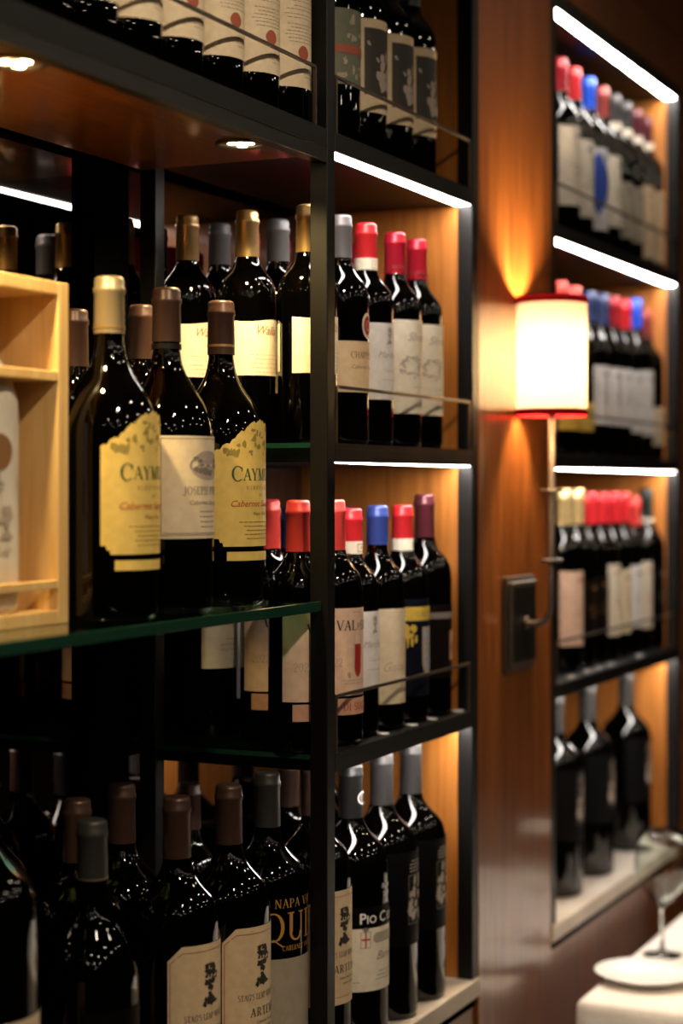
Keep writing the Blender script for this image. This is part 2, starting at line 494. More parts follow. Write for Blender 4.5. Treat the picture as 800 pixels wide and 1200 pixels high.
def torn(u, lo, hi, seed):
    rd = random.Random(seed); ph = [rd.uniform(0, 6.28) for _ in range(4)]
    a = abs(u)
    j = 0.0011 * math.sin(23 * u + ph[0]) + 0.0008 * math.sin(41 * u + ph[1]) + 0.0006 * math.sin(67 * u + ph[2])
    k = 0.5 - 0.5 * math.cos(math.pi * max(0.0, min(1.0, (1 - a) / 0.85)))
    k = 0.55 * k + 0.45 * min(1.0, 1.1 * (1 - a))
    return lo + (hi - lo) * k + j


# yellow torn-edge label, magnum
def notch(u, z0):
    a = abs(u)
    return z0 + (0.009 if a > 0.90 else 0.0045 if a > 0.84 else 0.0)


p_big = Print().serif('C', -0.0435, 0.146, 0.0175, 1.0, align='l')
p_big.serif('AYMUS', -0.0285, 0.147, 0.0138, 0.98, align='l')
p_sm = Print().serif('VINEYARDS', 0, 0.1365, 0.0042, 1.0, gap=0.55).text('2021', 0, 0.1285, 0.003).text('Napa Valley', 0, 0.1065, 0.0042).lines(0, 0.098, 0.040, 5, 0.0048, seed=5)
p_red = Print().text('Cabernet Sauvignon', 0, 0.1165, 0.0075, 0.35, sx=1.05)
p_ol = Print()
for i in range(34):
    a = random.uniform(-0.055, 0.058); top = torn(a / 0.0635, 0.182, 0.217, 3)
    p_ol.blob(a, random.uniform(0.176, top - 0.0055), random.uniform(0.0015, 0.004), random.uniform(0.0015, 0.0045), 0.4, 9, i)
kind('torn', RM, HM, 0.0150, 0.55, 0.775, 'foil_champagne', 0.060, [('foil_gold', 0.052, 0.003, 'foil_ring')], [
    lab(RM, 69, 0.070, 0.2, 'yellow', nth=96, top=lambda u: torn(u, 0.182, 0.217, 3), bot=lambda u: notch(u, 0.070)),
    ('lower_label', paper(RM, 53, 0.0535, 0.0640), 'yellow', None),
    ink(p_ol, RM, 'ink_olive', 0.0009, 'vine_print'), ink(p_big, RM, 'ink_green'), ink(p_sm, RM, 'ink_brown', name='small_print'), ink(p_red, RM, 'ink_red', name='red_script')])
R_, H_, L_ = KIND['torn']
KIND['torn_brown'] = (R_, H_, [(n, (lathe('capsule', [(r, z) for r, z in [(0.0163, H_ - .064), (0.0163, H_ - .06), (0.0157, H_ - .019), (0.0169, H_ - .0165), (0.0169, H_ - .0125), (0.0157, H_ - .0105), (0.0157, H_ - .004), (0.0147, H_ - .0012), (0.0127, H_)]], 32, True, False) if n == 'capsule' else me), ('foil_brown' if n == 'capsule' else mm), pr) for n, me, mm, pr in L_])
for n, me, mm, pr in KIND['torn_brown'][2]:
    if not me.materials: me.materials.append(M[mm])

# grey-cream engraved label, magnum
p1 = Print().serif('JOSEPH PHELPS', 0, 0.131, 0.0088, 0.82).lines(0, 0.112, 0.022, 4, 0.0055, seed=3)
p2 = Print().text('Cabernet Sauvignon', 0, 0.120, 0.0052, 0.35).frame(-0.061, 0.0865, 0.061, 0.1925).rect(-0.058, 0.0885, 0.058, 0.0891)
p3 = Print().blob(0, 0.163, 0.028, 0.016, 0.05, 30, 2)
p4 = Print()
for i in range(16): p4.blob(random.uniform(-0.022, 0.022), 0.163 + random.uniform(-0.009, 0.009), random.uniform(.003, .006), random.uniform(.001, .003), 0.3, 9, i)
kind('engraved', RM, HM, 0.0150, 0.55, 0.775, 'foil_brown', 0.060, [('foil_black', 0.062, 0.006, 'foil_ring')], [
    lab(RM, 71, 0.083, 0.195, 'cream'), ink(p3, RM, 'ink_mauve', 0.0009, 'engraving'), ink(p4, RM, 'ink_grey', 0.0012, 'engraving'), ink(p1, RM, 'ink_grey'), ink(p2, RM, 'ink_grey', name='small_print')])

# dark label with gold outline (behind), magnum
kind('gold_outline', RM, 0.345, 0.0150, 0.55, cap='foil_brown', cl=0.066, parts=[lab(RM, 70, 0.06, 0.20, 'black_paper'), ink(Print().frame(-0.061, 0.064, 0.061, 0.197, 0.0009).blob(0, 0.14, 0.02, 0.014, 0.1, 20), RM, 'ink_gold', name='gold_border')])
kind('plain_brown_cap', RM, HM, 0.0150, cap='foil_brown', cl=0.066, parts=[lab(RM, 70, 0.075, 0.19, 'brown_paper'), ink(Print().frame(-0.06, 0.08, 0.06, 0.185, 0.0008), RM, 'ink_brown', name='border')])


# tree label, magnum
def chamf(u, z):
    a = abs(u); return z - (max(0.0, a - 0.74) / 0.26) * 0.016


def tree_print(cx, y, k):
    """small engraved tree standing on rough ground"""
    p = Print(); r_ = random.Random(11)
    zones = ((0.0, 0.031, 0.0055, 0.0075, 16), (-0.005, 0.026, 0.005, 0.004, 9), (0.006, 0.024, 0.004, 0.004, 8), (0.000, 0.019, 0.005, 0.004, 9), (0.0005, 0.011, 0.0022, 0.006, 9), (0.0, 0.0035, 0.006, 0.0022, 9), (0.0, 0.001, 0.011, 0.0014, 12))
    i = 0
    for (zx, zy, rx, ry, n) in zones:
        for _ in range(n):
            a_ = r_.uniform(0, 6.28); q = r_.random() ** 0.5; i += 1
            p.blob(cx + (zx + rx * q * math.cos(a_)) * k, y + (zy + ry * q * math.sin(a_)) * k, r_.uniform(.0010, .0028) * k, r_.uniform(.0010, .0028) * k, 0.45, 7, i)
    return p


RA = 0.0488
pa = Print().serif("STAG'S LEAP WINE CELLARS", 0, 0.1335, 0.0068, 0.72, gap=0.05).serif('ARTEMIS', 0, 0.1140, 0.0098, 0.95, gap=0.12).text('Cabernet Sauvignon', 0, 0.1055, 0.0034).text('NAPA VALLEY', 0, 0.0985, 0.003)
pb = Print().stroke([(-0.0445, 0.210), (-0.0585, 0.199), (-0.0585, 0.080), (0.0585, 0.080), (0.0585, 0.199), (0.0445, 0.210)], 0.0007).rect(-0.0445, 0.2095, 0.0445, 0.2101).rect(-0.0585, 0.0835, 0.0585, 0.0840)
kind('tree', RA, 0.375, 0.0150, 0.60, 0.77, 'foil_brown', 0.068, None, [
    lab(RA, 72, 0.074, 0.2, 'tan', top=lambda u: chamf(u, 0.217)), ink(tree_print(-0.010, 0.151, 1.25), RA, 'ink', 0.0010, 'tree_emblem'), ink(pa, RA, 'ink'), ink(pb, RA, 'ink_brown', name='border')])

# gold capitals on dark glass over a grey label, magnum
RQ = 0.0495
pq = Print().serif('QUILT', 0, 0.178, 0.034, 0.92).serif('NAPA VALLEY', 0, 0.218, 0.0105, 0.95, gap=0.1).serif('CABERNET SAUVIGNON', 0, 0.1665, 0.0060, 0.8)
pg = Print().rect(-0.045, 0.114, -0.010, 0.128)
pg.v = [(x, y + 0.30 * (x + 0.045)) for x, y in pg.v]
kind('gold_caps', RQ, 0.375, 0.0150, 0.60, 0.775, 'foil_charcoal', 0.066, None, [lab(RQ, 85, 0.030, 0.157, 'greige'), ink(pq, RQ, 'ink_gold', 0.0008, 'gold_lettering'), ink(pg, RQ, 'ink_mauve', name='brush_mark')])

RP = 0.0500
# black band with white capitals over cream label, magnum
pp = Print()
for dx_, dy_ in ((-.0004, 0), (.0004, 0), (0, .0003), (0, -.0003)): pp.text('P', -0.041 + dx_, 0.1545 + dy_, 0.0140).text('IO', -0.0285 + dx_, 0.1545 + dy_, 0.0105).text('C', -0.0095 + dx_, 0.1545 + dy_, 0.0140).text('ESARE', 0.0215 + dx_, 0.1545 + dy_, 0.0105)
pc = Print().rect(-0.0385, 0.123, -0.0365, 0.143).rect(-0.0435, 0.1325, -0.0315, 0.1348)
pcb = Print().frame(-0.0445, 0.1225, -0.0305, 0.1435, 0.0006).blob(-0.0375, 0.1465, 0.005, 0.0028, 0.2, 10, 3)
pill = Print().rect(-0.020, 0.128, 0.020, 0.1415).blob(-0.020, 0.1347, 0.0068, 0.0068, 0, 20).blob(0.020, 0.1347, 0.0068, 0.0068, 0, 20)
psc = Print().text('Barolo', 0, 0.106, 0.011, 0.4)
pscl = Print().lines(0, 0.09, 0.024, 3, 0.005, seed=8).lines(-0.05, 0.078, 0.006, 1, 0.004, seed=9)
kind('white_caps', RP, 0.356, 0.0150, 0.60, 0.775, 'foil_black', 0.075, None, [
    lab(RP, 84, 0.066, 0.148, 'ivory'), ('black_band', paper(RP, 84, 0.149, 0.176), 'black_paper', None), ink(pp, RP, 'ink_white', 0.0010, 'white_lettering', 'black_band'), ink(pc, RP, 'ink_red', name='red_cross'), ink(pcb, RP, 'ink_grey', name='shield_outline'),
    ink(pill, RP, 'greige', name='oval_panel'), ink(psc, RP, 'ink_grey', name='script'), ink(pscl, RP, 'ink_grey', name='small_print'), ink(Print().text('2019', 0, 0.187, 0.006).text('Barolo', 0, 0.198, 0.006, .3), RP, 'ink_white', 0.0008, 'vintage_print', None),
    ink(Print().ring(0, 0.312, 0.0085, 0.0085, 0.0018).serif('F', -0.0015, 0.3075, 0.009, 0.8), 0.0152, 'ink_white', 0.0016, 'neck_emblem', 'capsule')])

# black label with pale picture, magnum
pd = Print()
rd = random.Random(4)
for i in range(26): pd.blob(rd.uniform(-0.015, 0.015), rd.uniform(0.132, 0.190), rd.uniform(.002, .005), rd.uniform(.002, .007), 0.4, 9, i)
pd.lines(0, 0.212, 0.016, 4, 0.0045, 0.0016, 4)
kind('black_picture', RP, 0.356, 0.0150, 0.62, 0.775, 'foil_charcoal', 0.072, None, [lab(RP, 76, 0.100, 0.226, 'black_paper'), ink(pd, RP, 'ink_mauve', name='picture_print'), ink(Print().frame(-0.0175, 0.128, 0.0175, 0.194, .0008), RP, 'ink_grey', name='picture_border')])

# double magnum and plain dark bottles on the ledge
RD = 0.066
pdm = Print()
for i in range(30): pdm.blob(rd.uniform(-0.07, 0.07), rd.uniform(0.10, 0.20), rd.uniform(.003, .010), rd.uniform(.003, .010), 0.4, 9, i)
kind('double_magnum', RD, 0.500, 0.0175, 0.60, 0.79, 'foil_darkred', 0.085, None, [lab(RD, 75, 0.085, 0.225, 'buff'), ink(pdm, RD, 'ink_brown', 0.0012, 'picture_print'), ink(Print().rect(-0.082, 0.19, -0.066, 0.232), RD, 'seal_red', 0.0016, 'red_corner')])
pcl = Print()
pts = [(-0.06 + 0.004 * i, 0.095 + 0.022 * (i / 10) ** 2) for i in range(11)]
kind('plain_dark', RA, 0.375, 0.0150, 0.55, cap='foil_charcoal', cl=0.062, capband=[('foil_champagne', 0.060, 0.0012, 'foil_ring')], parts=[lab(RA, 72, 0.06, 0.185, 'black_paper'), ink(Print().stroke(pts, 0.0012), RA, 'ink_faint', name='curved_line')])
kind('slim_dark', 0.038, 0.335, 0.0140, cap='foil_brown', cl=0.06, parts=[lab(0.038, 70, 0.06, 0.17, 'brown_paper')])
kind('slim_black', 0.038, 0.340, 0.0140, cap='foil_black', cl=0.06, parts=[lab(0.038, 70, 0.06, 0.17, 'black_paper')])

# standard bottles
R0 = 0.0375
wl = lambda u: 0.157 + 0.0015 * math.sin(5 * u + 1.2) + 0.001 * u
kind('gold', R0, 0.3, 0.0140, 0.60, 0.775, 'foil_gold', 0.060, None, [lab(R0, 95, 0.087, 0.157, 'ivory', top=wl), ink(Print().text('Walla', -0.008, 0.139, 0.0115, 0.4, sx=0.9), R0, 'ink_brown', name='script'),
      ink(Print().lines(0, 0.113, 0.04, 5, 0.0055, seed=12), R0, 'ink_faint', name='small_print'), ('back_label', paper(R0, 50, 0.09, 0.15, ctr=180), 'ivory', None)])
kind('grey_oval', R0, 0.3, 0.0140, 0.60, 0.775, 'foil_grey', 0.056, None, [lab(R0, 82, 0.068, 0.134, 'tan'), ink(Print().serif('CHAPPELLET', 0, 0.112, 0.0085, 0.85).text('Cabernet Sauvignon', 0, 0.0985, 0.005, 0.3), R0, 'ink_brown'),
      ink(Print().frame(-0.05, 0.0695, 0.05, 0.1325), R0, 'ink_faint', name='border'), ('medallion', Print().blob(0, 0.155, 0.0115, 0.0165, 0, 28).wrap(R0, 0.0006, 'medallion'), 'ivory', None), ink(Print().blob(0, 0.155, 0.0085, 0.0125, 0.03, 24), R0, 'wine_red', 0.0011, 'medallion_centre', 'medallion'),
      ink(Print().ring(0, 0.155, 0.0045, 0.007, 0.0012), R0, 'ink_faint', 0.0016, 'medallion_mark', 'medallion')])
pwe = tree_print(-0.006, 0.137, 0.6); pw = Print().text('Marchesi', -0.004, 0.118, 0.0085, 0.4); pwl = Print().lines(0, 0.10, 0.022, 2, 0.012, seed=4)
kind('red_strip_white', R0, 0.3, 0.0140, 0.60, 0.775, 'foil_red', 0.048, [('ivory', 0.0475, 0.0165, 'paper_strip')], [lab(R0, 78, 0.062, 0.164, 'white'), ink(pwe, R0, 'ink_mauve', name='emblem'), ink(pw, R0, 'ink_mauve', name='script'), ink(pwl, R0, 'ink_mauve', name='small_print'), ink(Print().text('III', 0, 0.279, 0.006), 0.0140, 'ink', 0.0022, 'cap_mark', 'capsule'), ink(Print().frame(-0.009, 0.2385, 0.009, 0.2495, 0.0012).text('0015', 0, 0.242, 0.0045), 0.0140, 'ink_faint', 0.0022, 'strip_print', 'paper_strip')])
pv = Print().text('Silver', 0.001, 0.147, 0.0125, 0.35, sx=0.95)
po = Print()
for i in range(60):
    a = i * 0.10472; q_ = random.uniform(0.55, 1.0); po.blob(-0.010 + 0.021 * q_ * math.cos(a), 0.112 + 0.0165 * q_ * math.sin(a), random.uniform(.001, .0032), random.uniform(.0006, .0016), 0.4, 8, i)
pol = Print().lines(0, 0.083, 0.012, 2, 0.008, seed=3)
kind('oval_scene', R0, 0.3, 0.0140, 0.60, 0.77, 'foil_crimson', 0.058, [('foil_rose', 0.048, 0.0022, 'foil_ring')], [lab(R0, 80, 0.047, 0.176, 'ivory'), ink(pv, R0, 'ink_mauve', name='script'), ink(po, R0, 'ink_mauve', name='oval_engraving'), ink(pol, R0, 'ink_mauve', name='small_print')])

pv1 = Print().serif('VAL', -0.0165, 0.147, 0.0125, 0.95).serif('DI', 0.0025, 0.1495, 0.0065, 0.8).serif('SUGA', 0.0225, 0.147, 0.0115, 0.85)
pv2 = Print().serif('2022', -0.0345, 0.1015, 0.0105, 0.85)
pv3 = Print().rect(-0.0055, 0.096, 0.0065, 0.129).blob(0.0005, 0.097, 0.006, 0.009, 0.0, 20)
pv4 = Print().ring(0.0005, 0.118, 0.0085, 0.031, 0.0006).lines(-0.004, 0.083, 0.02, 2, 0.004, seed=2).blob(-0.014, 0.090, 0.003, 0.004, 0.3, 9, 3).lines(0, 0.169, 0.012, 1, .003, seed=3)
kind('vintage', R0, 0.312, 0.0140, 0.60, 0.775, 'foil_coral', 0.064, None, [lab(R0, 94, 0.064, 0.175, 'peach'), ('lower_label', paper(R0, 74, 0.040, 0.061), 'pink_paper', None), ink(pv1, R0, 'ink'), ink(pv2, R0, 'ink_mauve', name='year_print'), ink(pv3, R0, 'wine_red', name='wine_glass_print'), ink(pv4, R0, 'ink_mauve', name='glass_outline'),
      ink(Print().serif('DI SUGA', 0, 0.0455, 0.0095, 0.9), R0, 'ink_red', name='lower_lettering', par='lower_label')])
kind('red_strip_long', R0, 0.3, 0.0140, 0.60, 0.775, 'foil_red', 0.044, [('ivory', 0.0435, 0.0165, 'paper_strip')], [lab(R0, 78, 0.066, 0.165, 'white'), ink(pwe, R0, 'ink_mauve', name='emblem'), ink(pw, R0, 'ink_mauve', name='script'), ink(pwl, R0, 'ink_mauve', name='small_print'), ink(Print().frame(-0.008, 0.2425, 0.008, 0.2535, 0.0012).text('008', 0, 0.246, 0.0045), 0.0140, 'ink_brown', 0.0022, 'strip_print', 'paper_strip')])
pk = Print().text('Galatrona', 0, 0.080, 0.013, 0.5).lines(0, 0.062, 0.03, 3, 0.006, seed=6).frame(-0.048, 0.039, 0.048, 0.160, 0.0005)
kind('blue_cream', R0, 0.303, 0.0140, 0.60, 0.775, 'foil_blue', 0.053, None, [lab(R0, 82, 0.036, 0.164, 'cream'), ink(pk, R0, 'ink_faint', name='script'), ink(Print().rect(0.0, 0.088, 0.03, 0.125), R0, 'tan', 0.0008, 'tinted_panel')])
pn1 = Print().rect(-0.049, 0.141, 0.049, 0.160)
pn2 = Print()
for i, (x, y, rx, ry) in enumerate(((-0.040, 0.128, .006, .010), (-0.034, 0.120, .008, .004), (-0.030, 0.112, .002, .007), (-0.036, 0.112, .002, .008), (-0.042, 0.112, .002, .006), (-0.028, 0.130, .005, .005), (-0.024, 0.116, .002, .006))): pn2.blob(x, y, rx, ry, 0.25, 10, i)
pn3 = Print().rect(-0.013, 0.085, 0.013, 0.132).blob(0, 0.085, 0.013, 0.020, 0, 20)
pn4 = Print()
for i in range(12): pn4.blob(rd.uniform(-.010, .010), rd.uniform(0.075, 0.128), .003, .004, 0.3, 8, i)
pn5 = Print().text('CASTELLO', 0, 0.1465, 0.0075)
kind('navy_shield', R0, 0.3, 0.0140, 0.60, 0.775, 'foil_red', 0.047, [('ivory', 0.0465, 0.0165, 'paper_strip')], [lab(R0, 78, 0.037, 0.171, 'navy_paper'), ink(pn1, R0, 'mustard', 0.0009, 'yellow_band'), ink(pn2, R0, 'mustard', name='lion_print'), ink(pn3, R0, 'ink_mauve', name='shield_print'),
      ink(pn4, R0, 'pale_blue', 0.0014, 'shield_marks'), ink(pn5, R0, 'ink_olive', 0.0014, 'band_lettering')])
R1 = 0.0395
pu = Print().rect(-0.002, 0.080, 0.022, 0.122)
kind('burgundy_dark', R1, 0.318, 0.0140, 0.62, 0.75, 'foil_burgundy', 0.062, None, [lab(R1, 75, 0.055, 0.160, 'brown_paper'), ink(pu, R1, 'pink_paper', name='picture_panel'), ink(Print().blob(0.010, 0.098, 0.009, 0.010, 0.3, 12), R1, 'ink_brown', 0.0014, 'picture_print'), ink(Print().rect(-0.040, 0.140, 0.04, 0.149), R1, 'ink_grey', name='band_print')])

# top shelves
ps = Print()
for k, (yy) in enumerate((0.150, 0.140, 0.130)): ps.lines(-0.002, yy, 0.034, 2, 0.0042, 0.0010, k)
ps.lines(-0.012, 0.118, 0.026, 6, 0.0042, 0.0010, 9).lines(0, 0.060, 0.014, 2, 0.004, 0.001, 3)
pe = Print().blob(-0.010, 0.085, 0.0085, 0.0085, 0.04, 20)
pcrest = Print()
for i in range(14): pcrest.blob(0.006 + rd.uniform(-.012, .012), 0.168 + rd.uniform(-.014, .012), .003, .003, .4, 8, i)
kind('letter', R0, 0.3, 0.0140, cap='foil_black', parts=[lab(R0, 86, 0.043, 0.190, 'cream'), ink(ps, R0, 'ink_mauve', name='script_lines'), ink(pe, R0, 'seal_red', 0.0012, 'red_seal'), ink(pcrest, R0, 'ink_faint', 0.0009, 'crest')])
pf = Print().rect(-0.0355, 0.078, 0.0355, 0.166)
pfig = Print().stroke([(-0.031, 0.148), (-0.014, 0.122)], 0.0035)
for i, (x, y, rx, ry) in enumerate(((-0.008, 0.128, .004, .006), (-0.006, 0.117, .006, .008), (-0.010, 0.104, .008, .008), (-0.006, 0.092, .010, .009), (0.004, 0.108, .004, .010), (0.002, 0.130, .002, .008), (0.006, 0.094, .006, .008))): pfig.blob(x, y, rx, ry, 0.3, 10, i)
kind('picture', R0, 0.3, 0.0140, cap='foil_black', parts=[lab(R0, 74, 0.055, 0.178, 'buff', top=None), ink(pf, R0, 'ink', 0.0009, 'dark_picture'), ink(pfig, R0, 'ink_mauve', 0.0014, 'pale_figure'), ink(Print().lines(0, 0.066, 0.012, 2, 0.004, 0.0018, 2), R0, 'ink_faint', name='small_print')])
pmo = Print()
for i in range(24): pmo.blob(rd.uniform(-.03, .03), rd.uniform(.085, .165), rd.uniform(.002, .006), rd.uniform(.002, .005), .4, 9, i)
kind('mottled', R0, 0.3, 0.0140, cap='foil_black', parts=[lab(R0, 82, 0.075, 0.172, 'old_green'), ink(pmo, R0, 'greige', name='mottled_print'), ink(Print().rect(-0.04, 0.115, 0.04, 0.126), R0, 'seal_red', 0.0012, 'red_band')])

# far bay, out of focus
def simple(name, cap, lm, z0, z1, half=76, inkm='ink_grey', H=0.3, cl=0.055, strip=None, extra=(), R=R0, seed=1):
    p = Print().lines(0, z1 - 0.018, 0.020, 1, 0.010, 0.005, seed); p2_ = Print().lines(0, (z0 + z1) / 2, 0.026, 3, 0.007, 0.0014, seed + 1)
    kind(name, R, H, 0.0140 if R < 0.045 else 0.0150, cap=cap, cl=cl, capband=[('ivory', cl - 0.004, 0.014, 'paper_strip')] if strip else None, parts=[lab(R, half, z0, z1, lm), ink(p, R, inkm, name='title_print'), ink(p2_, R, inkm, name='small_print')] + list(extra))


simple('far_red_a', 'foil_darkred', 'ivory', 0.055, 0.185, seed=1)
simple('far_red_b', 'foil_red', 'ivory', 0.045, 0.175, seed=2)
dia = Print()
for i in range(6):
    a, b = i * 0.0065, (i + 1) * 0.0065
    for sg in (-1, 1):
        dia.poly([(sg * a, 0.115 - 0.055 * (1 - a / 0.039)), (sg * b, 0.115 - 0.055 * (1 - b / 0.039)), (sg * b, 0.115 + 0.055 * (1 - b / 0.039)), (sg * a, 0.115 + 0.055 * (1 - a / 0.039))])
dia.v = [(x - 0.026, y) for x, y in dia.v]
simple('far_diamond', 'foil_bright_blue', 'white', 0.035, 0.175, extra=[ink(dia, R0, 'ink_blue', 0.0016, 'blue_diamond')], seed=3)
simple('far_rose', 'foil_rose', 'ivory', 0.05, 0.175, seed=4)
simple('far_charcoal', 'foil_charcoal', 'greige', 0.04, 0.14, strip=True, seed=5)
simple('far_burg_strip', 'foil_burgundy', 'tan', 0.02, 0.155, strip=True, seed=6)
simple('far_coral', 'foil_coral', 'mustard', 0.045, 0.095, seed=7)
simple('far_navy', 'foil_navy', 'white', 0.06, 0.165, seed=8)
simple('far_red_c', 'foil_darkred', 'white', 0.06, 0.165, seed=9)
simple('far_red_d', 'foil_red', 'white', 0.05, 0.165, seed=10)
simple('far_blue', 'foil_bright_blue', 'white', 0.045, 0.165, seed=11)
simple('far_brown_pale', 'foil_rose', 'cream', 0.03, 0.105, seed=12)
simple('far_gold', 'foil_pale_gold', 'peach', 0.045, 0.172, inkm='ink_red', H=0.312, cl=0.062, seed=13)
simple('far_gold_dark', 'foil_pale_gold', 'brown_paper', 0.055, 0.155, inkm='ink_brown', H=0.312, cl=0.062, seed=14)
simple('far_red_dark', 'foil_red', 'brown_paper', 0.055, 0.155, inkm='ink_brown', seed=15)
simple('far_red_e', 'foil_red', 'ivory', 0.045, 0.172, inkm='ink_red', seed=16)
simple('far_red_must', 'foil_red', 'cream', 0.045, 0.160, inkm='ink_olive', seed=17)
simple('far_coral_long', 'foil_coral', 'ivory', 0.045, 0.175, inkm='ink_red', seed=18)
simple('far_green', 'foil_green', 'black_paper', 0.05, 0.16, strip=True, H=0.312, cl=0.062, R=0.0395, seed=19)
simple('far_low', 'foil_black', 'tan', 0.05, 0.085, H=0.27, seed=20)

# ------------------------------------------------------------------ the room
Z1, Z2, Z3, ZL, ZT = 0.4376, 0.0546, -0.328, -0.723, 0.8206      # shelf tops and ledge, relative to the eye
PT = 0.0235                                                   # steel section
XP1 = (2.035, 2.058); XP2 = (2.534, 2.5575); XP3 = (2.900, 2.924); XP4 = (3.715, 3.739)
ZC, ZF = 2.78 - CAMZ, -CAMZ
MIR = 0.280


def structure(name, *a, label=None, **k):
    o = box(name, *a, **k); o['kind'] = 'structure'
    if label: o['label'] = label
    return o


structure('floor', -2.6, 7.0, -4.0, 0.5, ZF - 0.1, ZF, 'floor_wood', label='dark polished timber floor')
structure('ceiling', -2.6, 7.0, -4.0, 0.5, ZC, ZC + 0.1, 'ceiling_paint', label='dark painted ceiling with small downlights')
structure('wall_back', -2.6, 7.0, 0.30, 0.5, ZF, ZC, 'plaster', label='wall behind the wine shelving')
structure('wall_front', -2.6, 7.0, -4.1, -4.0, ZF, ZC, 'plaster', label='dim wall on the dining side')
structure('wall_left', -2.7, -2.6, -4.0, 0.5, ZF, ZC, 'plaster', label='dim end wall')
structure('wall_right', 7.0, 7.1, -4.0, 0.5, ZF, ZC, 'plaster', label='dim far end wall')
structure('trim_1', XP2[1] + 0.001, XP3[0] - 0.001, 0.0, 0.298, ZF, ZC, 'wood', bev=0.002, label='varnished wood pilaster carrying the sconce')
structure('trim_2', XP4[1] + 0.001, 6.99, 0.0, 0.298, ZF, ZC, 'wood', label='wood panelling beyond the far bay')
structure('trim_3', XP3[0], XP4[1], 0.0, 0.298, 0.823, 0.922, 'wood', bev=0.002, label='wood fascia board above the far bay')
structure('trim_4', XP3[0], XP4[1], 0.0, 0.298, 0.9245, ZC, 'wood', bev=0.002, label='upper wood fascia board above the far bay')
structure('trim_5', XP3[0], XP4[1], 0.006, 0.298, ZF, ZL - 0.044, 'wood', label='wood panelling under the far stone ledge')
structure('trim_6', 0.8, XP2[1], 0.006, 0.298, ZF, ZL - 0.044, 'wood', label='wood panelling under the near stone ledge')

# ------------------------------------------------------------------ stone ledges
def ledge(x0, x1, label):
    t = thing('stone_ledge', label, 'ledge', ((x0 + x1) / 2, 0.14, ZL - 0.043 + CAMZ))
    box('slab', x0, x1, -0.004, 0.2985, ZL - 0.0275, ZL, 'stone', t, bev=0.0015)
    box('shadow_gap', x0, x1, 0.005, MIR, ZL - 0.043, ZL - 0.0275, 'gap', t)


ledge(0.8, XP2[1], 'pale stone ledge under the magnums in the bays with the mirror back')
ledge(XP3[0] + .001, XP4[1], 'pale stone ledge under the dark magnums above the dining table')


# ------------------------------------------------------------------ shelving
def shelf(par, x0, x1, ztop, led, rail, discs=(), glass=None, beam=0.0235, y1=0.258, rail_x=None):
    s = box('shelf', x0, x1, 0.0, y1, ztop - beam, ztop - (0.006 if glass else 0.0), 'steel', par, bev=0.0008)
    if glass:
        box('shelf', x0, x1, 0.0, 0.022, ztop - 0.0065, ztop, 'steel', s)
        g = box('glass_top', glass[0], glass[1], 0.0225, y1, ztop - 0.006, ztop, 'green_glass', s)
        box('glass_edge', glass[0] - 0.001, glass[0] - 0.0001, 0.0225, y1, ztop - 0.006, ztop, 'edge_green', s)
    if led:
        box('led_strip', x0 + 0.001, x1 - 0.001, 0.004, 0.025, ztop - beam - 0.0007, ztop - beam - 0.0001, 'led', s)['label'] = 'white light strip'
    if rail:
        a, b = rail_x or (x0 + 0.006, x1 - 0.004)
        bm = bmesh.new(); zt = 0.072
        box_bm(bm, a, b, 0.001, 0.0045, zt - 0.0042, zt, 0.0005)
        box_bm(bm, a, a + 0.004, 0.001, 0.0045, 0.0, zt - 0.0042); box_bm(bm, b - 0.004, b, 0.001, 0.0045, 0.0, zt - 0.0042)
        o = link('rail', bm_mesh(bm, 'rail'), 'bronze', s); o.location = Vector((0, 0, ztop + CAMZ)) - wloc(s)
    for sx in discs:
        o = link('disc', lathe('disc', [(0.0085, 0), (0.0085, 0.0012), (0.0075, 0.0018)], 20), 'disc', s)  # flat whitish rounds laid along the shelf's front edge
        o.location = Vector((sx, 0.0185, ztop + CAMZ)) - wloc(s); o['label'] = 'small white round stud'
    return s


def post(par, xr, y0, y1, z0=ZF, z1=ZC):
    return box('post', xr[0], xr[1], y0, y1, z0, z1, 'steel', par, bev=0.001)


# open bay with the pine crate
A = thing('wine_cabinet', 'black steel wine shelving bay with mirror back and thick glass shelf', 'shelving', (1.5, 0.14, 0))
XA0 = 0.98
post(A, (XA0 - 0.024, XA0), 0.0, PT, ZL); 
sA = box('shelf', XA0, XP1[0], 0.0, 0.262, 0.4125, Z1, 'steel', A, bev=0.0008)
box('fascia', XA0, XP1[0], 0.0, 0.018, 0.3965, 0.4125, 'steel_soft', sA, bev=0.0008)
box('wood_soffit', XA0, XP1[0], 0.0185, 0.262, 0.406, 0.4124, 'wood_ceiling', sA)
bm = bmesh.new(); box_bm(bm, XA0 + .01, 2.008, 0.001, 0.0045, 0.0678, 0.072, .0005); box_bm(bm, 2.004, 2.008, 0.001, 0.0045, 0, 0.0678); box_bm(bm, XA0 + .01, XA0 + .014, 0.001, 0.0045, 0, 0.0678)
o = link('rail', bm_mesh(bm, 'rail'), 'bronze', sA); o.location = Vector((0, 0, Z1 + CAMZ)) - wloc(sA)
box('shelf', XA0, XP1[0], 0.0, 0.262, ZT - 0.0235, ZT, 'steel', A, bev=0.0008)
box('glass_shelf', XA0, XP1[0] - 0.0005, 0.009, 0.262, -0.1515, -0.139, 'green_glass', A)['label'] = 'thick green-edged glass shelf'
box('glass_edge', XA0, XP1[0] - 0.0005, 0.0075, 0.0089, -0.1515, -0.139, 'edge_green', A, bev=0.00065)['label'] = 'green polished glass edge'
box('mirror_panel', 0.9, XP1[0], MIR, MIR + 0.006, ZL, ZC, 'mirror', A)['label'] = 'dark mirror back'
box('back_stile', 1.925, 2.004, 0.2635, MIR - 0.0005, ZL, ZC, 'gap', A)
